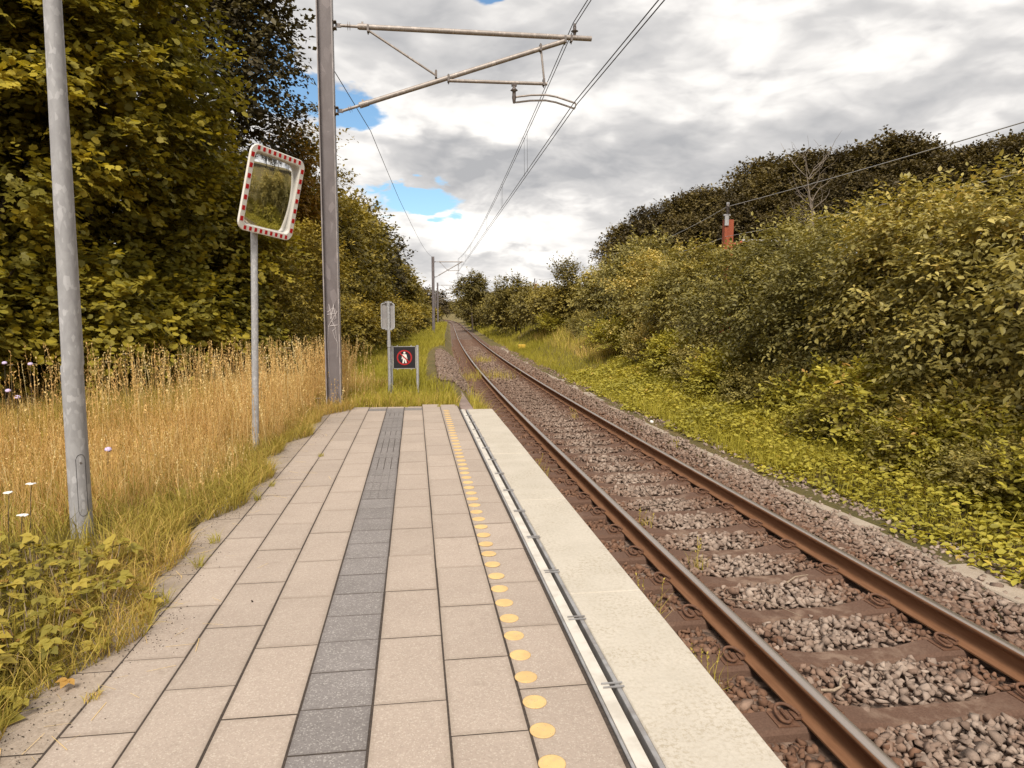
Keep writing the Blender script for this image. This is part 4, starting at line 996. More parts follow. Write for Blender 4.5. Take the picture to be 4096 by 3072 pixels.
def plant(name, label, cat, x, y, H, rad, mat, shape, L, wd, nclump, ntw, lpt, twl, rc, seed, group=None, nlobe=6, cz=None, trunk=0.12, bark='bark', pick=0, spread=.75, size=(.4, .62), nl=6, lean=0.0, crownname='crown', zoff=0.0, shoots=0, **kw):
    """tree or shrub: trunk, limbs, crown; crown centre cz, radii rad, total height H"""
    r_ = np.random.default_rng(seed)
    zb = gz1(x, y) + zoff
    t = empty(name, (x, y, zb)); tag(t, label, cat, group)
    lob = lobes_of(r_, (lean * H * .7, 0, cz if cz is not None else H - rad[2]), rad, nlobe, spread, size)
    Pp, Ax, Nn, Ls, tint, cc = spray(r_, lob, nclump, ntw, lpt, twl, rc, L, **kw)
    if shoots:                                                # upright leaders standing above the crown
        lb_ = np.array(lob); sel = r_.integers(0, len(lb_), shoots); a_ = r_.uniform(0, 6.28, shoots); q_ = .75 * np.sqrt(r_.random(shoots))
        bx = lb_[sel, 0] + np.cos(a_) * q_ * lb_[sel, 3]; by = lb_[sel, 1] + np.sin(a_) * q_ * lb_[sel, 4]; bz = lb_[sel, 2] + lb_[sel, 5] * np.sqrt(1 - q_ ** 2) - .15
        k2_ = 15; hs_ = r_.uniform(.25, .65, shoots); tt_ = np.linspace(.1, 1, k2_); dv = nrm(np.stack([r_.normal(0, .22, shoots), r_.normal(0, .22, shoots), np.ones(shoots)], 1))
        sp = np.stack([bx, by, bz], 1)[:, None] + dv[:, None] * (hs_[:, None] * tt_[None])[..., None]; sp = sp.reshape(-1, 3); m_ = len(sp); an = np.tile(np.arange(k2_) * 2.4, shoots) + np.repeat(a_, k2_)
        sa = nrm(np.stack([np.cos(an), np.sin(an), r_.uniform(-.5, .5, m_)], 1)); sn = nrm(np.array([0, 0, 1.]) + r_.normal(0, .3, (m_, 3)))
        Pp = np.concatenate([Pp, sp]); Ax = np.concatenate([Ax, sa]); Nn = np.concatenate([Nn, sn]); Ls = np.concatenate([Ls, L * r_.uniform(.6, 1.1, m_)])
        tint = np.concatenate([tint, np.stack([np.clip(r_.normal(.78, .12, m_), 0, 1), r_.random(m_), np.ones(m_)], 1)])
    ok = Pp[:, 2] > 0.02; Pp, Ax, Nn, Ls, tint = Pp[ok], Ax[ok], Nn[ok], Ls[ok], tint[ok]
    if pick:
        ix = pick_big(Pp + np.array([x, y, zb]), Ls, pick); single_leaves(t, Pp[ix], Ax[ix], Nn[ix], Ls[ix], wd, 'maple' if shape == 'maple7' else shape, mat, tint[ix])
        mk = np.ones(len(Pp), bool); mk[ix] = False; Pp, Ax, Nn, Ls, tint = Pp[mk], Ax[mk], Nn[mk], Ls[mk], tint[mk]
    v, f, tt = leaf_mesh_np(Pp, Ax, Nn, Ls, wd, shape, tint)
    c = link(crownname, np_mesh(crownname, v, f, M[mat], tt), t)
    if trunk: trunk_parts(r_, t, H, trunk, cc, bark, lean, nl)
    return t
def place_copy(src, x, y, label, s=1.0, rz=0.0, zoff=0.0, sz=None):
    c = copy_tree(src); c.location = (x, y, gz1(x, y) + zoff); c.rotation_euler = (0, 0, rz); c.scale = (s, s, sz or s); c['label'] = label
    return c

FR = (0.75, -0.65, 0.25)         # open side of the left-hand wood
G1 = 'trees of the wood left of the platform'
# --- near maples
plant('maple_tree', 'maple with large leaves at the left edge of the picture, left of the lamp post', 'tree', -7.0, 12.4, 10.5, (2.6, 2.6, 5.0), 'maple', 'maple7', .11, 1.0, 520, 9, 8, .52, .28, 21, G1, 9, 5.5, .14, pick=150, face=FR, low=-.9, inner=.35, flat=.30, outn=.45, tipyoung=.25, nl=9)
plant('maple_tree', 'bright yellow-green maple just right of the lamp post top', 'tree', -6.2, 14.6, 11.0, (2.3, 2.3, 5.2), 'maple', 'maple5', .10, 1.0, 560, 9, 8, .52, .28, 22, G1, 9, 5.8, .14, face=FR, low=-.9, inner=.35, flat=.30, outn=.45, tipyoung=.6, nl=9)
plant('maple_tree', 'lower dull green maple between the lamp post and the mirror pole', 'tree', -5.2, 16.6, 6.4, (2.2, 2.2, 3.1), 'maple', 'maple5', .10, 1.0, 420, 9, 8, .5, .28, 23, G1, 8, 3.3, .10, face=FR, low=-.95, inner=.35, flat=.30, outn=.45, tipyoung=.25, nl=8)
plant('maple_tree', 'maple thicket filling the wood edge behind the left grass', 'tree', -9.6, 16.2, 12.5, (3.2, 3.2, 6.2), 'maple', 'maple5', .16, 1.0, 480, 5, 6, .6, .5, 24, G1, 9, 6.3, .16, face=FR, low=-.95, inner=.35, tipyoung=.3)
# --- understorey that closes the wood edge down to the grass
for i_, (x, y, H, rr_, lb) in enumerate([(-7.1, 11.2, 2.6, 1.3, 'dark low sycamore bush at the left edge behind the umbels'), (-5.9, 13.0, 2.9, 1.4, 'dark low bush behind the lamp post'), (-5.0, 14.6, 2.6, 1.3, 'dark low bush between lamp post and mirror pole'), (-4.4, 16.2, 2.3, 1.1, 'dark low bush just left of the mirror pole'), (-8.6, 13.4, 3.4, 1.7, 'shaded bush deep at the left edge of the wood'), (-7.4, 16.6, 3.6, 1.9, 'shaded bush deep in the wood behind the lamp post'), (-6.4, 19.2, 3.8, 1.9, 'shaded bush deep in the wood left of the mirror')]):
    if i_ < 2: sy = plant('sycamore_bush', lb, 'bush', x, y, H, (rr_, rr_, H * .55), 'maple', 'maple5', .10, 1.0, 220, 7, 7, .45, .3, 320 + i_, 'bushes under the left wood', 6, H * .46, .04, inner=.4, low=-.95, face=FR, flat=.45, nl=3, crownname='foliage'); syc = (locals().get('syc') or []) + [(sy, H)]
    else: place_copy(syc[i_ % 2][0], x, y, lb, H / syc[i_ % 2][1], i_ * .5 - 1.2)
for i_, (x, y, H, rr_, lb) in enumerate([(-13, 15, 9, 3.2, 'dim tree in the depth of the wood at the far left'), (-12.5, 20, 9, 3.2, 'dim tree in the depth of the wood left of the lamp post'), (-10, 27, 10, 3.4, 'dim tree in the depth of the wood behind the oaks'), (-9, 33, 10, 3.2, 'dim tree in the depth of the wood behind the mirror'), (-18, 18, 10, 4, 'hindmost dim tree at the far left of the wood')]):
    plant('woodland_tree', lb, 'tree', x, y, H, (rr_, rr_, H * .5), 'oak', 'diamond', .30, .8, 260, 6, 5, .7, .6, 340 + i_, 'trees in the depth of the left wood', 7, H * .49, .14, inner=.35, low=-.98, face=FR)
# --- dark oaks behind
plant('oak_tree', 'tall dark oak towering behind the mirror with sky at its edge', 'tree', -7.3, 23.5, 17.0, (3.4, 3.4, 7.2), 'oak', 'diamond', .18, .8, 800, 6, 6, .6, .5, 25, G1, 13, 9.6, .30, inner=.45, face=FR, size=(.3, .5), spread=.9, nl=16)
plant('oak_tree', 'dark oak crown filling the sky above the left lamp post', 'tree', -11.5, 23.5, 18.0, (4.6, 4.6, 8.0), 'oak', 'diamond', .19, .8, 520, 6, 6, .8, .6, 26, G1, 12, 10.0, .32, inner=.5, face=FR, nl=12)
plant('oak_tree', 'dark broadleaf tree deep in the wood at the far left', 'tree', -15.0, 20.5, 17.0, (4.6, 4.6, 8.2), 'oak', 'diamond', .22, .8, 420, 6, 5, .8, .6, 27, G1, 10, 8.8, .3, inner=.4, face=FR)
# --- bush, amber and light trees by the mast
plant('willow_bush', 'light yellow-green small-leaved bush right of the mirror pole', 'bush', -3.85, 17.8, 3.4, (1.5, 1.4, 1.75), 'mixed', 'oval', .075, .6, 460, 6, 9, .38, .28, 28, None, 7, 1.65, .06, inner=.35, tipyoung=.6, nl=7, low=-.95)
plant('hawthorn_bush', 'olive bush half hidden behind the near catenary mast', 'bush', -3.3, 22.0, 4.6, (1.7, 1.7, 2.4), 'mixed', 'oval', .09, .65, 420, 6, 8, .4, .3, 29, None, 7, 2.2, .07, inner=.35, tipyoung=.35, low=-.95)
plant('amber_tree', 'small tree with orange leaves peeping out behind the mirror', 'tree', -4.75, 26.5, 8.7, (1.15, 1.15, 3.4), 'amber', 'oval', .14, .7, 230, 6, 7, .5, .4, 30, None, 6, 5.3, .1, inner=.45)
plant('ash_tree', 'loose light green tree with sky showing through left of the mast', 'tree', -4.1, 28.5, 9.4, (1.35, 1.35, 4.2), 'mixed', 'oval', .14, .6, 200, 5, 7, .6, .5, 31, None, 7, 5.2, .12, inner=.5, spread=.9, tipyoung=.3)
# --- wall of trees running on along the track
row = [(-4.3, 32, 7.6, 1.9, 'tree right of the near mast, first of the long row'), (-4.2, 38.5, 8.3, 2.2, 'second tree of the long row right of the near mast'), (-3.9, 47, 9.0, 2.5, 'dark tall tree in the middle of the long row left of the track'),
       (-3.6, 57, 8.9, 2.7, 'dark pointed tree past the middle of the long row'), (-3.1, 71, 8.1, 2.9, 'rounded tree above the pole-mounted sign in the long row'), (-2.6, 89, 7.4, 3.0, 'smaller far tree of the long row beside the tall far mast'), (-1.8, 110, 6.6, 3.2, 'last visible tree of the long row by the far masts')]
for i_, (x, y, H, rr_, lb) in enumerate(row):
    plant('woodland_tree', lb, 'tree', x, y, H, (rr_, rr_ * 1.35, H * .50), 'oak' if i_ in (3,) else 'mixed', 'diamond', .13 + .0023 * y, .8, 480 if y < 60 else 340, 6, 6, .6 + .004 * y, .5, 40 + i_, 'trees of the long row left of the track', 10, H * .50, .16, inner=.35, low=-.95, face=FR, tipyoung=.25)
for i_, (x, y, H, rr_) in enumerate([(-8.0, 37, 10.0, 3.0), (-8.6, 47, 11, 3.4), (-8.2, 62, 11, 3.6), (-8.0, 82, 10.5, 4.0)]):
    plant('woodland_tree', ['tall tree standing behind the first trees of the long row', 'tall dark tree behind the middle of the long row', 'tall tree behind the dark pointed one of the long row', 'tall far tree behind the end of the long row'][i_], 'tree', x, y, H, (rr_, rr_, H * .48), 'oak', 'diamond', .24 + .002 * y, .8, 240, 6, 6, .8, .6, 60 + i_, 'trees behind the long row', 9, H * .52, .2, inner=.35, face=FR, low=-.95)
# low bushes along the foot of the row
for i_, (x, y, H, rr_) in enumerate([(-2.9, 27.5, 2.4, 1.5), (-2.5, 33, 2.7, 1.6), (-2.3, 39, 2.4, 1.6), (-2.0, 46, 2.6, 1.8), (-1.7, 55, 2.4, 1.9), (-1.2, 66, 2.3, 2.0), (-0.9, 80, 2.4, 2.2), (-.3, 98, 2.4, 2.4), (1.2, 125, 3.2, 3.0)]):
    plant('verge_bush', ['first', 'second', 'third', 'fourth', 'fifth', 'sixth', 'seventh', 'eighth', 'ninth and farthest'][i_] + ' low yellow-green bush from the near mast along the left verge', 'bush', x, y, H, (rr_, rr_ * 1.3, H * .52), 'mixed', 'diamond', .08 + .0023 * y, .75, 240, 5, 7, .4 + .003 * y, .32, 70 + i_, 'bushes along the left verge', 7, H * .48, .04, inner=.3, tipyoung=.55, nl=4)

# --- hedge of broad-leaved shrubs on the right
GH = 'shrubs of the hedge right of the track'
HF = (-0.8, -0.5, 0.35)
hedge = [(7.9, 8.5, 3.3, 1.5, 'nearest broad-leaved shrub of the hedge, filling the right edge of the picture'), (8.25, 10.7, 3.7, 1.55, 'second shrub from the right edge in the hedge, with tall leafy shoots'), (8.45, 13.0, 3.75, 1.6, 'third shrub from the right edge in the hedge, in front of the bare dead tree'),
         (8.6, 15.3, 3.7, 1.6, 'fourth shrub from the right edge in the hedge, just right of the red mast'), (8.45, 17.8, 3.3, 1.6, 'fifth shrub from the right edge in the hedge, below the red mast'), (8.5, 20.8, 3.5, 1.7, 'sixth shrub from the right edge in the hedge, left of the red mast'), (8.6, 24.6, 4.1, 1.8, 'seventh shrub from the right edge in the hedge, below the dark rounded hill tree')]
for i_, (x, y, H, rr_, lb) in enumerate(hedge):
    x += .012 * max(0, y - 12) * 3; H = H + .10 - gz1(x, y)
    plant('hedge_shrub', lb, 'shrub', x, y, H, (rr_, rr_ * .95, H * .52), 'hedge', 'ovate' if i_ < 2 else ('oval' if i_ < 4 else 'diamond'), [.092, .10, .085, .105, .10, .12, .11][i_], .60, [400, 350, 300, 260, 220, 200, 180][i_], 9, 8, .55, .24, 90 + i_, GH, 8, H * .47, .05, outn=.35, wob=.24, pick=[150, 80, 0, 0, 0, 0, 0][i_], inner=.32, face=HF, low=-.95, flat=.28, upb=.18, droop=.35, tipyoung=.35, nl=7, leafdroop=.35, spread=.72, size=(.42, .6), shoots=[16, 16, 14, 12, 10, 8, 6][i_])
hs = plant('hedge_shrub', 'broad-leaved hedge shrub just outside the right edge, first in the mirror', 'shrub', 7.75, 5.7, 3.6, (1.5, 1.5, 1.9), 'hedge', 'oval', .10, .62, 260, 5, 7, .5, .34, 99, GH, 7, 1.9, .05, inner=.32, low=-.95, upb=.45, droop=.35, leafdroop=.45, tipyoung=.3)
for x, y, lb in [(8.2, 2.9, 'hedge shrub opposite the camera, seen only in the mirror'), (8.3, 0.0, 'hedge shrub behind the camera line, seen only in the mirror'), (8.4, -3.2, 'hedge shrub farther back along the platform, seen only in the mirror'), (8.5, -6.6, 'farthest-back hedge shrub, seen only in the mirror')]:
    place_copy(hs, x, y, lb, 1.0, x * y)
far = [(9.0, 29.5, 4.7, 1.7, 'tall rounded shrub where the hedge rises to the dark hill tree', 0), (9.6, 35.5, 3.9, 1.6, 'olive shrub just right of the thin sapling in the far hedge', 0), (8.4, 42.5, 3.0, 2.0, 'shrub below the thin sapling in the far hedge', 0), (8.6, 48, 3.1, 2.2, 'shrub between the thin sapling and the bushy pointed tree', 1), (8.3, 64, 3.8, 2.5, 'shrub left of the bushy pointed tree in the far hedge', 0),
       (8.7, 73, 3.6, 2.7, 'shrub right of the round solitary tree in the far hedge', 1), (9.3, 96, 4.4, 3.2, 'shrub below the round solitary tree in the far hedge', 1), (10.6, 115, 4.4, 3.5, 'shrub left of the round solitary tree in the far hedge', 0), (12.2, 140, 4.8, 4.0, 'far shrub above the bend of the track', 1), (13.5, 175, 5.4, 4.6, 'last hedge shrub at the vanishing end of the track', 1)]
for i_, (x, y, H, rr_, lb, dk) in enumerate(far):
    x += .9 if y < 90 else 0.5; H = max(2.2, H + .15 - gz1(x, y))
    plant('far_hedge_shrub', lb, 'shrub', x, y, H, (rr_, rr_ * 1.5, H * .52), 'hedge' if i_ < 2 else 'farhedge', 'diamond', .08 + .0021 * y, .72, 360 if y < 50 else 230, 6, 7, .45 + .003 * y, .4, 110 + i_, 'shrubs of the far hedge', 8, H * .47, .05, inner=.32, low=-.95, face=HF, tipyoung=.3, nl=4)
plant('sapling', 'thin open sapling with sky showing through above the far hedge', 'tree', 8.9, 40.5, 4.0, (0.95, .95, 1.9), 'farhedge', 'oval', .14, .55, 105, 5, 7, .55, .3, 131, None, 6, 2.1, .05, inner=.6, spread=.95, upb=.9)
plant('pointed_tree', 'bushy dark tree with pointed top beside the far hedge', 'tree', 8.0, 56, 4.6, (1.6, 1.6, 2.3), 'farhedge', 'oval', .19, .6, 240, 6, 7, .6, .4, 132, None, 8, 2.3, .08, inner=.4, upb=.6, low=-.95)
plant('round_tree', 'round solitary tree standing above the hedge near the wires', 'tree', 7.0, 86, 7.3, (1.9, 1.9, 2.7), 'farhedge', 'oval', .24, .6, 230, 5, 7, .7, .45, 133, None, 8, 4.7, .1, inner=.45, upb=.4)
plant('far_tree', 'dark far tree closing the end of the left wood by the masts', 'tree', 3.0, 190, 9.0, (6, 6, 4.4), 'hill', 'diamond', .55, .8, 260, 5, 6, 1.2, .9, 134, None, 8, 4.4, .15, inner=.35, low=-.95)
plant('far_tree', 'dark far tree closing the view straight down the track', 'tree', 9.0, 330, 8.0, (11, 9, 4.6), 'hill', 'diamond', .9, .8, 260, 5, 6, 1.6, 1.2, 135, None, 8, 3.6, .15, inner=.35, low=-.95)

# --- dark trees on the hill behind the hedge
protos = []
GHL = 'dark trees on the hill behind the hedge'
hill = [(24.5, 76, 11.4, 'small dark tree at the low left end of the hill wood'), (26.0, 70, 13.5, 'dark tree with a bronze sheen at the left end of the hill wood'), (28.6, 68, 14.4, 'dark spreading tree second from the left end of the hill wood'), (31.0, 66, 14.5, 'dark tree behind the red mast on the hill'), (36.5, 70, 17.2, 'rounded greyish tree top rising behind the others on the hill'), (34.5, 60, 14.0, 'low dark tree just right of the red mast on the hill'),
        (36.0, 58, 14.6, 'dark tree behind the bare dead tree on the hill'), (38.5, 58, 16.5, 'tall tree left of the hill wood summit'), (40.2, 56, 16.4, 'broad tree at the summit of the hill wood'), (41.5, 54, 16.2, 'near-black tree right of the hill wood summit'), (41.6, 50, 14.3, 'olive tree in the dip right of the hill wood summit'), (43.0, 48, 14.5, 'dark tree second from the right edge on the hill'), (44.0, 46, 14.5, 'dark tree at the right edge on the hill'), (31.5, 56, 11.0, 'lower dark tree filling the hill slope above the hedge'), (36.0, 49, 11.2, 'lower dark tree filling the slope below the summit'), (39.0, 43, 11.0, 'lower dark tree filling the slope near the right edge'), (47.5, 44, 15.5, 'dark tree just past the right edge on the hill'), (27.0, 64, 11.6, 'low dark tree in front of the left end of the hill wood'), (29.8, 62, 12.6, 'low dark tree left of the red mast in the hill wood'), (33.0, 64, 15.0, 'dark tree linking the red mast group to the ridge'), (37.0, 62, 16.2, 'dark tree between the greyish tree top and the summit'), (39.5, 60, 16.6, 'dark tree behind the summit of the hill wood'), (43.0, 56, 16.0, 'dark tree behind the dip right of the summit'), (45.5, 50, 15.6, 'dark tree behind the right edge of the hill wood'), (35.0, 53, 12.4, 'lower dark tree on the slope beneath the ridge centre')]
for i_, (x, y, top, lb) in enumerate(hill):
    H = top - gz1(x, y)
    if i_ < 4:
        rr_ = 4.2
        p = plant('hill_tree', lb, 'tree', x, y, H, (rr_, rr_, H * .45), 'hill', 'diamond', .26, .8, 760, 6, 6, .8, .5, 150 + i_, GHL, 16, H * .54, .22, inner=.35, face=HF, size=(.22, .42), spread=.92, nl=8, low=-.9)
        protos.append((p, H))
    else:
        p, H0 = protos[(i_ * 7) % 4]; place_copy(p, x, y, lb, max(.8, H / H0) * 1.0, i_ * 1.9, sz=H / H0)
for k2, (x, y, lb) in enumerate([(50, 36, 'hill tree outside the right edge, first of those only the mirror sees'), (47, 27, 'hill tree outside the right edge, second of those only the mirror sees'), (41, 17, 'hill tree outside the right edge, third of those only the mirror sees'), (40, 7, 'hill tree outside the right edge, fourth of those only the mirror sees'), (41, -4, 'hill tree outside the right edge, fifth of those only the mirror sees'), (40, 26, 'lower hill tree outside the right edge that only the mirror sees'), (33, 12, 'lower hill tree beside the platform that only the mirror sees')]):
    place_copy(protos[k2 % 4][0], x, y, lb, 1.1, k2 * 2.1)
# bare dead tree among them
dt = empty('dead_tree', (16.5, 27.5, gz1(16.5, 27.5))); tag(dt, 'bare dead tree with pale branches in front of the dark hill trees', 'tree')
r_ = np.random.default_rng(5)
MB().tube([(0, 0, -.2), (.1, 0, 2.0), (.05, .1, 3.6), (-.2, .1, 5.0), (-.5, .1, 6.6)], [.08, .07, .05, .03, .008], 7).build('trunk', M['pale_bark'], dt)
for k_ in range(26):
    z = r_.uniform(2.6, 6.2); a = r_.uniform(0, 2 * math.pi); l_ = r_.uniform(1.0, 2.4); p0 = Vector((-.3 * max(0, z - 4) * .5, .08, z)); dv = Vector((math.cos(a) * .8, math.sin(a) * .5, r_.uniform(.6, 1.5))).normalized()
    pts = [p0]
    for q in range(5): pts.append(pts[-1] + (dv + Vector(r_.normal(0, .22, 3))).normalized() * l_ / 5)
    MB().tube(pts, [.020, .017, .013, .010, .007, .003], 5).tube([pts[2], pts[2] + Vector((r_.normal(0, .3), r_.normal(0, .3), .35)), pts[2] + Vector((r_.normal(0, .4), r_.normal(0, .4), .8))], [.009, .007, .003], 4).build('branch', M['pale_bark'], dt)
# --- undergrowth bushes between verge and hedge
ub = [(6.85, 7.7, .8, .65), (7.05, 9.4, .9, .7), (7.25, 11.1, .95, .7), (7.45, 13.0, 1.0, .75), (7.6, 15.1, 1.0, .8), (7.7, 17.4, 1.05, .85), (7.8, 19.9, 1.05, .85), (7.95, 22.7, 1.1, .9), (8.1, 26, 1.1, 1.0), (8.3, 30, 1.1, 1.1), (6.6, 5.9, .75, .6), (8.5, 35, 1.0, 1.1), (8.6, 41, 1.0, 1.2)]
brb = []
orn = ['second', 'third', 'fourth', 'fifth', 'sixth', 'seventh', 'eighth', 'ninth', 'tenth', 'eleventh', 'first', 'twelfth', 'thirteenth']
for i_, (x, y, H, rr_) in enumerate(ub):
    lb = f'low leafy bramble at the foot of the hedge, {orn[i_]} from the right edge'
    if i_ < 4: brb.append((plant('bramble_bush', lb, 'bush', x, y, H, (rr_ * .9, rr_ * 1.1, H * .6), 'hedge' if i_ % 2 else 'cover', 'oval', [.07, .06, .085, .065][i_], .62, 200, 5, 8, .32, .26, 170 + i_, 'brambles at the foot of the hedge', 6, H * .42, 0.0, inner=.35, low=-.6, upb=.6, tipyoung=.2, crownname='foliage', leafdroop=.15), H))
    else: place_copy(brb[i_ % 4][0], x, y, lb, H / brb[i_ % 4][1] * 1.1, i_ * 1.7, sz=H / brb[i_ % 4][1])
for i_, (x, y, H) in enumerate([(6.45, 6.7, .62), (6.75, 8.5, .66), (6.95, 10.2, .7), (7.15, 12.0, .75), (7.35, 14.0, .8), (7.0, 6.2, .8), (7.3, 16.2, .8), (6.35, 4.9, .6), (7.35, 8.2, 1.0), (7.6, 10.0, 1.1)]):
    place_copy(brb[(i_ * 3 + 1) % 4][0], x, y, 'small leafy bramble in front of the hedge foot, ' + ['second from the right edge', 'third from the right edge', 'fourth from the right edge', 'fifth from the right edge', 'sixth from the right edge', 'tucked against the near shrub', 'seventh from the right edge', 'cut by the right edge', 'tucked between the first two shrubs', 'tucked between the second and third shrub'][i_], H / brb[(i_ * 3 + 1) % 4][1] * 1.15, i_ * 2.3, sz=H / brb[(i_ * 3 + 1) % 4][1])
# taller herbs standing in the ground cover
hw_ = ['first', 'second', 'third', 'fourth', 'fifth', 'sixth', 'seventh', 'eighth', 'ninth', 'tenth', 'eleventh', 'twelfth', 'thirteenth', 'fourteenth']
rh = np.random.default_rng(808); hrb = []
for i_ in range(14):
    y = 4.9 + i_ * .85 + rh.uniform(-.25, .25); x = rh.uniform(5.75, 6.75) + .05 * i_; H = rh.uniform(.35, .7); lb = f'upright leafy herb in the ground cover, {hw_[i_]} from the near end'
    if i_ < 3: hrb.append(plant('leafy_herb', lb, 'plant', x, y, H, (.20, .20, H * .5), 'cover' if i_ != 1 else 'hedge', 'oval', [.06, .075, .05][i_], [.5, .45, .7][i_], 34, 3, 6, .18, .1, 600 + i_, 'leafy herbs in the ground cover', 4, H * .5, 0.0, inner=.6, low=-.9, upb=.8, crownname='foliage'))
    else: place_copy(hrb[i_ % 3], x, y, lb, rh.uniform(.8, 1.3), i_ * 1.3)

# ================================================================== grasses and ground cover
def blades(r_, x, y, z, h, wd, lean, hue, val):
    n = len(x); a = r_.uniform(0, 2 * np.pi, n); b_ = r_.uniform(0, 2 * np.pi, n)
    dx_, dy_ = np.cos(a) * lean * h, np.sin(a) * lean * h
    sx, sy = np.cos(b_) * wd * .5, np.sin(b_) * wd * .5
    P0 = np.stack([x, y, z], 1); o = lambda f_, zz, w_: P0 + np.stack([dx_ * f_ + sx * w_, dy_ * f_ + sy * w_, h * zz], 1)
    v = np.stack([o(0, 0, 1), o(0, 0, -1), o(.30, .55, .8), o(.30, .55, -.8), o(1, 1.0 - .25 * np.minimum(lean, 1), 0)], 1)
    f = np.array([(0, 1, 3), (0, 3, 2), (2, 3, 4)])[None] + (np.arange(n) * 5)[:, None, None]
    t = np.stack([np.repeat(hue, 5), np.repeat(val, 5), np.tile([0, 0, .5, .5, 1.], n)], 1)
    return v.reshape(-1, 3), f.reshape(-1, 3), t
def heads(r_, x, y, z, h, lean, hue, per=5, size=.022, span=.22):
    """seed heads: little scales along the top of a stem"""
    n = len(x); a = r_.uniform(0, 2 * np.pi, n)
    st = np.repeat(np.linspace(1 - span, 1, per)[None], n, 0)
    bx = x[:, None] + np.cos(a)[:, None] * lean[:, None] * h[:, None] * st ** 2; by = y[:, None] + np.sin(a)[:, None] * lean[:, None] * h[:, None] * st ** 2; bz = z[:, None] + h[:, None] * st
    Pp = np.stack([bx, by, bz], -1).reshape(-1, 3); m = len(Pp)
    Ax = nrm(np.array([0, 0, 1.0]) + r_.normal(0, .45, (m, 3))); Nn = nrm(r_.normal(size=(m, 3)))
    v, f, t = leaf_mesh_np(Pp, Ax, Nn, np.full(m, size) * r_.uniform(.7, 1.4, m), .45, 'diamond', np.stack([np.repeat(hue, per), r_.random(m), np.ones(m)], 1))
    # the stems themselves
    S0 = np.stack([x, y, z], 1); sv = []
    b_ = r_.uniform(0, 2 * np.pi, n); sxy = np.stack([np.cos(b_), np.sin(b_), 0 * b_], 1) * .0016
    for q in (0, .5, 1.0):
        c = S0 + np.stack([np.cos(a) * lean * h * q * q, np.sin(a) * lean * h * q * q, h * q], 1); sv += [c + sxy, c - sxy]
    sv = np.stack(sv, 1); sf = np.array([(0, 1, 3), (0, 3, 2), (2, 3, 5), (2, 5, 4)])[None] + (np.arange(n) * 6)[:, None, None]
    stt = np.stack([np.repeat(hue, 6), np.full(n * 6, .5), np.zeros(n * 6)], 1)
    return np.concatenate([v, sv.reshape(-1, 3)]), np.concatenate([f, sf.reshape(-1, 3) + len(v)]), np.concatenate([t, stt])
def join(parts):
    V, F, T = [], [], []; b_ = 0
    for v, f, t in parts: V.append(v); F.append(f + b_); T.append(t); b_ += len(v)
    return np.concatenate(V), np.concatenate(F), np.concatenate(T)
def vnoise(x, y, s, seed):
    r_ = np.random.default_rng(seed); out = 0
    for k_ in range(5):
        a = r_.uniform(0, 6.28); f_ = s * r_.uniform(.6, 1.8); out = out + np.sin((x * math.cos(a) + y * math.sin(a)) * f_ + r_.uniform(0, 6.28))
    return out / 5
r_ = np.random.default_rng(77)
# tall dry grass left of the platform
def edge_x(y): return -1.58 + 0.10 * np.sin(y * 2.1) + 0.07 * np.sin(y * 5.3 + 1) + np.where(y > 10.3, (y - 10.3) * .22, 0)
n = 84000; y = 2.4 + (r_.random(n) ** 1.15) * 13.5; wid = np.maximum(2.0, .56 * y + 1.0); x = edge_x(y) - r_.random(n) ** 1.1 * np.minimum(wid, 7.2)
dE = edge_x(y) - x
hgt = (.13 + .25 * sstep(0.0, 1.1, dE)) * r_.uniform(.55, 1.3, n) * (1 + .30 * vnoise(x, y, .9, 3)) * (0.42 + .83 * sstep(4.6, 10, y))
dry = sstep(-.5, .45, vnoise(x, y, .8, 4) + .45 * sstep(4.5, 7, y) - .75 * sstep(6.4, 4.0, y)) ; hue = np.clip(.14 + .58 * dry + r_.normal(0, .16, n), 0, 1)
pd = np.minimum(np.hypot(x + 2.40, y - 5.31), np.hypot(x + 1.93, y - 8.72)); hgt = hgt * (.35 + .65 * sstep(.12, .55, pd))
near = ((y < 5.2) & (dE < 1.5) & (r_.random(n) < .6)) | ((pd < .3) & (r_.random(n) < .6)); kp = ~near
P1 = blades(r_, x[kp], y[kp], gz(x, y)[kp] - .02, hgt[kp], (r_.uniform(.0022, .0058, n) * (1 + .06 * y))[kp], np.abs(r_.normal(.35, .28, n))[kp] * (1 + .6 * (dE < .3))[kp], hue[kp], r_.random(n)[kp])
n = 6500; y = 5.9 + r_.random(n) * 8; x = edge_x(y) - .15 - r_.random(n) * np.minimum(.5 * y, 5.5)
P2 = heads(r_, x, y, gz(x, y) - .02, r_.uniform(.30, .58, n) * (1 + .2 * vnoise(x, y, 1.1, 6)) * (.55 + .45 * sstep(0, 1.0, edge_x(y) - x)), np.abs(r_.normal(.12, .1, n)), np.clip(r_.normal(.74, .16, n), 0, 1), 4, .020)
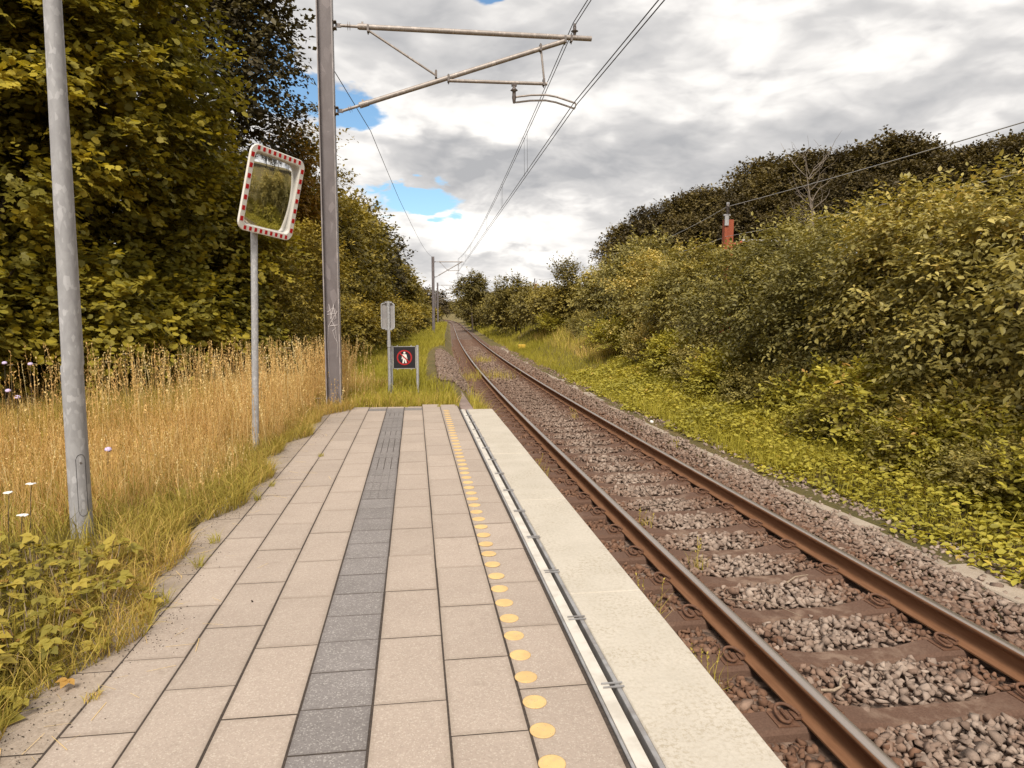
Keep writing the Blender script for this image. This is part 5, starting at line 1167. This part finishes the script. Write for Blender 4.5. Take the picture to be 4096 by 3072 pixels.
# tall straw stems round the mirror pole, the mast and along the wood edge
n = 1500; y = 8.4 + r_.random(n) * 6.5; x = edge_x(np.minimum(y, 12.2)) - .12 - r_.random(n) ** 1.4 * 2.6; x[:420] = -1.55 + r_.normal(0, .28, 420); y[:420] = 13.2 + r_.normal(0, .45, 420)
P3 = heads(r_, x, y, gz(x, y) - .02, r_.uniform(.55, 1.25, n), np.abs(r_.normal(.10, .08, n)), np.clip(r_.normal(.82, .12, n), 0, 1), 9, .030, .3)
n = 170; y = 8.0 + r_.random(n) * 5; x = -3.0 - r_.random(n) * 3.2
P4 = heads(r_, x, y, gz(x, y) - .02, r_.uniform(.7, 1.25, n), np.abs(r_.normal(.12, .1, n)), np.clip(r_.normal(.75, .15, n), 0, 1), 9, .034, .28)
n = 14000; y = 2.4 + r_.random(n) * 10; x = edge_x(y) - r_.random(n) ** 1.5 * .5 + .03
P5 = blades(r_, x, y, np.maximum(gz(x, y), np.where(x > -1.68, -.004, -9)) - .005, r_.uniform(.07, .24, n) * (1 + .4 * vnoise(x, y, 2.5, 21)), r_.uniform(.003, .006, n), np.abs(r_.normal(.8, .4, n)), np.clip(.34 + .3 * vnoise(x, y, 1.6, 22) + r_.normal(0, .15, n), 0, 1), r_.random(n))
n = 20000; y = 2.4 + r_.random(n) ** 1.4 * 9; x = edge_x(y) - r_.random(n) * np.minimum(.55 * y + .6, 4)
P6 = blades(r_, x, y, gz(x, y) - .02, r_.uniform(.12, .34, n), r_.uniform(.004, .007, n), np.abs(r_.normal(.55, .3, n)), np.clip(.12 + .12 * vnoise(x, y, 1.1, 24) + r_.normal(0, .10, n), 0, 1), r_.random(n))
v, f, t = join([P1, P2, P3, P4, P5, P6])
tag(link('dry_grass', np_mesh('dry_grass', v, f, M['dry'], t)), 'tall dry ochre grass growing left of the platform', 'grass', kind='stuff')
# verge grass: beyond the platform end and both sides of the track
parts = []
def verge(n, y0, y1, x0f, x1f, h0, h1, w0, huec, yp=1.6, hs=.14):
    y = y0 + (r_.random(n) ** yp) * (y1 - y0); x = x0f(y) + r_.random(n) * (x1f(y) - x0f(y)); 
    sc_ = 1 + .02 * y
    h = r_.uniform(h0, h1, n) * (1 + .25 * vnoise(x, y, .8, 9)) * (1 + .006 * y); hue = np.clip(huec + .22 * vnoise(x, y, .55, 10) + r_.normal(0, hs, n), 0, 1)
    parts.append(blades(r_, x, y, gz(x, y) - .02, h, r_.uniform(.006, .010, n) * sc_ * w0, np.abs(r_.normal(.4, .3, n)), hue, r_.random(n)))
verge(26000, 12.5, 45, lambda y: -3.8 + .04 * (y - 12), lambda y: .75 + off(y) - .55 * sstep(14.5, 17, y) * (1 - sstep(32, 40, y)), .14, .34, 1.0, .42)
verge(9000, 40, 130, lambda y: -2.8 + .03 * (y - 40), lambda y: 1.0 + off(y), .25, .42, 1.5, .40)
verge(3500, 12.45, 13.6, lambda y: -1.2 + 0 * y, lambda y: .78 + 0 * y, .10, .26, .9, .85, 1.0)
verge(5000, 3.4, 16, lambda y: 5.05 + off(y), lambda y: 7.3 + off(y), .12, .42, .9, .5, 1.1)
verge(24000, 9.0, 45, lambda y: 5.0 + off(y) + .1 * np.sin(y), lambda y: 7.0 + .02 * y + off(y), .10, .28, 1.0, .45)
verge(8000, 40, 150, lambda y: 5.0 + off(y), lambda y: 8.0 + off(y), .25, .45, 1.5, .38)
verge(1500, 26, 46, lambda y: 6.6 + off(y), lambda y: 8.0 + off(y), .4, .7, 1.0, .9)
verge(420, 12.6, 14.6, lambda y: 1.08 + 0 * y, lambda y: 1.45 + 0 * y, .25, .55, .8, .75, 1.0)
v, f, t = join(parts)
tag(link('verge_grass', np_mesh('verge_grass', v, f, M['verge'], t)), 'short green and straw grass on the verges along the track', 'grass', kind='stuff')
# leafy ground cover on the right verge
parts = []
n = 26000; y = 3.4 + r_.random(n) ** 1.35 * 21; dd = r_.random(n) ** .9; x = 4.93 + .10 * np.sin(y * 1.9) + .07 * np.sin(y * 4.7) + off(y) + dd * 2.3
z = gz(x, y) + (.06 + .27 * sstep(0, .3, dd) * (1 + .4 * vnoise(x, y, 2.2, 12))) * r_.random(n) ** .6 * (.8 + .25 * vnoise(x, y, 5, 13))
a = r_.uniform(0, 6.28, n); Ax = nrm(np.stack([np.cos(a), np.sin(a), r_.normal(-.05, .3, n)], 1)); Nn = nrm(np.array([0, 0, 1.]) + r_.normal(0, .33, (n, 3)))
hue = np.clip(.55 + .25 * vnoise(x, y, 1.3, 14) + r_.normal(0, .16, n), 0, .96)
parts.append(leaf_mesh_np(np.stack([x, y, z], 1), Ax, Nn, r_.uniform(.045, .085, n) * (1 + .02 * y), .72, 'oval', np.stack([hue, r_.random(n), hue], 1)))
v, f, t = join(parts)
tag(link('ground_cover', np_mesh('ground_cover', v, f, M['cover'], t)), 'low bright green leafy ground cover along the cable trough', 'ground cover', kind='stuff')

# ground elder patch at lower left: plants whose three-part leaves are single pieces
def trifoliate():
    r3_ = []; tv, tf = LEAF['ovate']; V, F = [], []
    for k_, (a, l_) in enumerate(((0, 1.0), (1.05, .85), (-1.05, .85))):
        c_, s_ = math.cos(a), math.sin(a); q = tv * np.array([.66 * l_, l_, l_]); q = np.stack([q[:, 0] * c_ + q[:, 1] * s_, -q[:, 0] * s_ + q[:, 1] * c_, q[:, 2]], 1)
        V.append(q); F.append(tf + 7 * k_)
    return np.concatenate(V), np.concatenate(F)
LEAF['trifoliate'] = trifoliate()
r_ = np.random.default_rng(31)
ge_words = ['front', 'frontmost', 'low', 'bright', 'leaning', 'dense', 'small', 'yellowing', 'taller', 'rear', 'inner', 'outer', 'last', 'broad', 'thin', 'hidden', 'far', 'side']
spots = []
for k_ in range(24):
    yy = 3.0 + (k_ // 4) * .29 + r_.uniform(-.1, .1); xx = -1.72 - (k_ % 4) * .33 + r_.uniform(-.08, .08) - .03 * (k_ // 4)
    spots.append((xx, yy))
order = ['nearest', 'second', 'third', 'fourth', 'fifth', 'farthest']; colw = ['edging the slabs', 'second from the slabs', 'third from the slabs', 'on the outer side']
for k_, (xx, yy) in enumerate(spots):
    zb = gz1(xx, yy); t = empty('ground_elder', (xx, yy, zb))
    tag(t, f'three-leaved plant {colw[k_ % 4]} of the lamp post patch, {order[k_ // 4]} row', 'plant', 'ground elder plants by the lamp post')
    nl_ = 34; a = r_.uniform(0, 6.28, nl_); rr_ = .29 * np.sqrt(r_.random(nl_)); hh = .04 + .20 * (1 - (rr_ / .29) ** 2) * r_.uniform(.5, 1.15, nl_) + .03 * r_.random(nl_)
    Pp = np.stack([np.cos(a) * rr_, np.sin(a) * rr_, hh], 1); b_ = r_.uniform(0, 6.28, nl_)
    Ax = nrm(np.stack([np.cos(b_), np.sin(b_), r_.normal(-.1, .2, nl_)], 1)); Nn = nrm(np.array([0, -.15, 1.]) + r_.normal(0, .25, (nl_, 3)))
    tint = np.stack([np.clip(r_.normal(.5, .22, nl_), 0, 1)] * 3, 1)
    single_leaves(t, Pp, Ax, Nn, r_.uniform(.05, .085, nl_), 1.0, 'trifoliate', 'elder', tint)
    sb = MB()
    for q in range(nl_): sb.tube([(Pp[q, 0] * .5, Pp[q, 1] * .5, -.03), (Pp[q, 0] * .85, Pp[q, 1] * .85, hh[q] * .6), Pp[q]], [.003, .0025, .002], 4, cap=False)
    so = sb.build('stems', M['twig'], t); so['kind'] = 'stuff'
# broad-leaved dock at the very left of the slabs
LEAF['dock'] = (np.array([(0, 0, 0), (.16, .18, .05), (.26, .45, .03), (.22, .75, .05), (0, 1, -.25), (-.22, .75, .05), (-.26, .45, .03), (-.16, .18, .05), (0, .3, -.03), (0, .7, -.05)]),
                np.array([(0, 1, 8), (1, 2, 8), (2, 9, 8), (2, 3, 9), (3, 4, 9), (4, 5, 9), (5, 6, 9), (6, 8, 9), (6, 7, 8), (7, 0, 8)]))
for k_, (xx, yy, s_, lb) in enumerate([(-1.78, 2.92, .20, 'broad-leaved dock plant at the lower left corner beside the slabs'), (-1.62, 3.02, .15, 'small dock plant leaning on to the slab in front of the leafy patch'), (-1.98, 2.98, .24, 'taller dock plant behind the corner dock'), (-1.98, 6.1, .13, 'dock leaves in the grass edge beyond the lamp post')]):
    t = empty('dock_plant', (xx, yy, gz1(xx, yy))); tag(t, lb, 'plant', 'dock plants')
    nl_ = 20; a = r_.uniform(0, 6.28, nl_); Ax = nrm(np.stack([np.cos(a), np.sin(a), r_.uniform(.3, 1.3, nl_)], 1)); Nn = nrm(np.array([0, 0, 1.]) + r_.normal(0, .3, (nl_, 3)))
    Pp = np.stack([np.cos(a) * .03, np.sin(a) * .03, r_.uniform(0, .06, nl_)], 1)
    single_leaves(t, Pp, Ax, Nn, s_ * r_.uniform(.6, 1.1, nl_), 1.0, 'dock', 'elder', np.stack([np.clip(r_.normal(.35, .2, nl_), 0, 1)] * 3, 1))
# grass tufts in the joints of the paving
tufts = [(-1.42, 4.02, .13, 'bright grass tuft in the paving joint, nearest the camera'), (-1.40, 4.62, .12, 'bright grass tuft in the joint, second from the camera'), (-1.43, 5.1, .09, 'small grass tuft in the joint, third from the camera'), (-1.38, 6.25, .10, 'grass tuft in the joint level with the lamp post door'), (-1.36, 6.75, .07, 'low weed in the joint past the fourth tuft'), (-1.08, 8.1, .06, 'tiny weed in the second joint far along the slabs'), (-1.37, 3.03, .05, 'straw-coloured weed lying flat by the corner dock'), (.40, 12.25, .09, 'weed at the far end of the dotted row'), (-.16, 12.3, .10, 'weed at the far end of the dark tiles'), (.72, 12.4, .10, 'weed at the far kerb of the platform')]
for k_, (xx, yy, h_, lb) in enumerate(tufts):
    n = 46; a = r_.uniform(0, 6.28, n); q = .025 * np.sqrt(r_.random(n))
    v, f, t_ = blades(r_, np.cos(a) * q * 1.2, np.sin(a) * q * 2, np.zeros(n), h_ * r_.uniform(.5, 1.2, n), r_.uniform(.002, .004, n), np.abs(r_.normal(.8, .4, n)), np.clip(r_.normal(.45 if k_ != 6 else .9, .15, n), 0, 1), r_.random(n))
    o = link('grass_tuft', np_mesh('grass_tuft', v, f, M['verge'], t_), loc=(xx, yy, -.004)); tag(o, lb, 'weed', 'weeds in the paving joints')
# grass sprigs growing in the ballast
sprigs = [(1.62, 4.55, .34, 'tall green-yellow grass stalk against the left rail'), (1.70, 3.75, .26, 'thin dry stalks beside the second near clip'), (2.35, 7.0, .16, 'short green sprig between the rails'), (2.45, 5.7, .22, 'dry grass sprig between the rails nearer the camera'), (1.68, 9.2, .30, 'dry grass against the left rail near the platform end'), (2.95, 24.5, .30, 'straw clump in the middle of the track far off'), (3.1, 33, .35, 'farther straw clump in the middle of the track'), (2.0, 24.0, .35, 'straw clump just left of the left rail far off'), (4.3, 11.0, .14, 'green sprig in the ballast right of the right rail'), (3.35, 14.5, .22, 'dry sprig on the inner side of the right rail')]
for k_, (xx, yy, h_, lb) in enumerate(sprigs):
    n = 26 if yy < 20 else 260; w_ = .05 if yy < 20 else .28
    x, y = r_.normal(0, w_, n), r_.normal(0, w_ * (1 if yy < 20 else 2.2), n)
    A_ = blades(r_, x, y, np.zeros(n), h_ * r_.uniform(.4, 1.1, n), r_.uniform(.0025, .005, n) * (1 + .05 * yy), np.abs(r_.normal(.4, .3, n)), np.clip(r_.normal(.7, .2, n), 0, 1), r_.random(n))
    m = max(4, n // 8); B_ = heads(r_, x[:m], y[:m], np.zeros(m), h_ * r_.uniform(.9, 1.3, m), np.abs(r_.normal(.15, .1, m)), np.full(m, .85), 7, .02, .3)
    v, f, t_ = join([A_, B_]); o = link('grass_sprig', np_mesh('grass_sprig', v, f, M['verge'], t_), loc=(xx, yy, -.64)); tag(o, lb, 'grass sprig', 'sprigs growing in the ballast', 'stuff' if yy > 20 else None)
# flowers in the left grass
def flower(name, x, y, h, kind, label, group):
    t = empty(name, (x, y, gz1(x, y))); tag(t, label, 'flower', group)
    MB().tube([(0, 0, -.02), (.01, .0, h * .5), (.02, .01, h)], [.003, .0025, .002], 5).build('stem', M['umbel_tan'] if kind == 'umbel_tan' else M['bark'], t)
    b = MB()
    if kind == 'petal_lilac':
        b.lathe([(.006, 0), (.030, .004), (.026, .016), (.010, .024)], (.02, .01, h), (.2, -.5, 1), 12)
    else:
        R_ = .028 if kind == 'petal_white' else .05
        for q in range(16):
            a = r_.uniform(0, 6.28); d_ = R_ * math.sqrt(r_.random()); p = (.02 + math.cos(a) * d_, .01 + math.sin(a) * d_, h + .012 - d_ * d_ * 4)
            b.lathe([(.004, -.004), (.012, 0), (.007, .005)], p, (0, 0, 1), 7)
    o = b.build('flower_head', M[kind], t)
fl = [('petal_lilac', -5.15, 9.6, 1.00, 'lilac scabious flower left of the lamp post, upper one'), ('petal_lilac', -4.75, 9.4, .98, 'lilac scabious flower left of the lamp post, beside the upper one'), ('petal_lilac', -4.6, 8.6, .72, 'lilac scabious flower left of the lamp post, lower pair'), ('petal_lilac', -4.35, 8.3, .68, 'lilac scabious flower nearest the lamp post among the lower pair'), ('petal_lilac', -2.75, 6.6, .42, 'lone lilac flower just right of the lamp post'),
      ('petal_white', -2.86, 5.25, .36, 'white yarrow head left of the lamp post foot, left one'), ('petal_white', -2.74, 5.3, .40, 'white yarrow head left of the lamp post foot, right one'), ('petal_white', -2.7, 5.9, .42, 'white yarrow head higher up behind the pair'), ('petal_white', -2.55, 4.8, .30, 'small white yarrow head low against the lamp post')]
for k_, (kd, x, y, h, lb) in enumerate(fl): flower('flower', x, y, h, kd, lb, 'flowers in the grass left of the platform')
for k_ in range(12):
    flower('faded_umbel', -5.6 + .36 * k_ + r_.uniform(-.1, .1), 10.4 + .12 * k_ + r_.uniform(-.2, .2), r_.uniform(.9, 1.08), 'umbel_tan', 'faded tan umbel at the wood edge, number of the row from the left edge: ' + ['one', 'two', 'three', 'four', 'five', 'six', 'seven', 'eight', 'nine', 'ten', 'eleven', 'twelve'][k_], 'faded umbels along the wood edge')
r_ = np.random.default_rng(91)
n = 1500; y = 2.4 + r_.random(n) ** 1.2 * 9.5; x = edge_x(y) + .02 + np.abs(r_.normal(0, .13, n)); sz = r_.uniform(.003, .011, n)
V, F = [], []; sv, sf = STF[0]; Rm = rand_rot(r_, n)
vv = np.einsum('nij,kj->nki', Rm, sv) * sz[:, None, None] + np.stack([x, y, np.full(n, .003)], 1)[:, None]; ff = sf[None] + (np.arange(n) * len(sv))[:, None, None]
tag(link('grit', np_mesh('grit', vv.reshape(-1, 3), ff.reshape(-1, 3), M['dirt'])), 'dark soil crumbs scattered along the grassy edge of the slabs', 'grit', kind='stuff')
n = 150; y = 2.4 + r_.random(n) * 10; x = edge_x(y) + .05 + np.abs(r_.normal(0, .2, n)); a = r_.uniform(0, 6.28, n)
Ax = nrm(np.stack([np.cos(a), np.sin(a), 0 * a], 1)); v, f, t = leaf_mesh_np(np.stack([x, y, np.full(n, .004)], 1), Ax, nrm(np.array([0, 0, 1.]) + r_.normal(0, .1, (n, 3))), r_.uniform(.04, .16, n), .018, 'straw', np.stack([np.full(n, .9)] * 3, 1))
tag(link('dry_stalks', np_mesh('dry_stalks', v, f, M['dry'], t)), 'broken dry grass stalks lying on the slab edge', 'grass', kind='stuff')
# twigs and bits lying on the ballast and slabs
def twig(pts, rad, lb, mat='twig'):
    c = Vector(pts[0]); o = MB().tube([Vector(p) - c for p in pts], rad, 6).build('twig', M[mat], loc=c); tag(o, lb, 'twig', 'twigs lying on the track')
twig([(2.33, 3.62, -.575), (2.40, 3.60, -.57), (2.46, 3.63, -.572), (2.50, 3.69, -.56), (2.55, 3.71, -.55)], [.009, .010, .008, .008, .005], 'knobbly pale twig lying on the near sleeper by the left rail')
twig([(3.0, 5.2, -.58), (3.12, 5.28, -.565), (3.26, 5.32, -.57)], [.008, .007, .004], 'straight pale twig on the ballast near the right rail')
twig([(2.35, 4.9, -.55), (2.6, 4.75, -.53), (2.75, 4.55, -.56)], [.003, .003, .002], 'long thin dry stalk across a sleeper between the rails')
twig([(2.5, 7.5, -.57), (2.9, 7.6, -.56), (3.15, 7.8, -.56)], [.006, .005, .003], 'thin dark twig lying along a sleeper farther off', 'bark')
twig([(2.75, 7.7, -.56), (2.72, 8.1, -.45), (2.70, 8.3, -.38)], [.005, .004, .002], 'thin dark twig sticking up between the sleepers', 'bark')
def crumple(x, y, z, s_, lb, mat='litter', nm='paper_scrap', cat='litter'):
    v, f = hull_stone(int(abs(x) * 100 + y * 10), 18); o = link(nm, np_mesh(nm, v * s_, f, M[mat]), loc=(x, y, z), rz=x); tag(o, lb, cat)
crumple(1.86, 2.82, -.60, .10, 'crumpled pale paper scrap in the ballast by the near platform edge')
crumple(1.70, 3.72, -.60, .06, 'small white scrap in the ballast beside the near clip')
crumple(4.62, 13.2, -.5, .13, 'single white stone lying on the cable trough', 'petal_white', 'white_stone', 'stone')
crumple(1.42, 12.7, -.5, .10, 'white flower-like scrap at the far end of the platform edge', 'petal_white')
crumple(-.93, 3.98, .006, .018, 'tiny dark pebble on the third slab row', 'dirt', 'pebble', 'pebble')
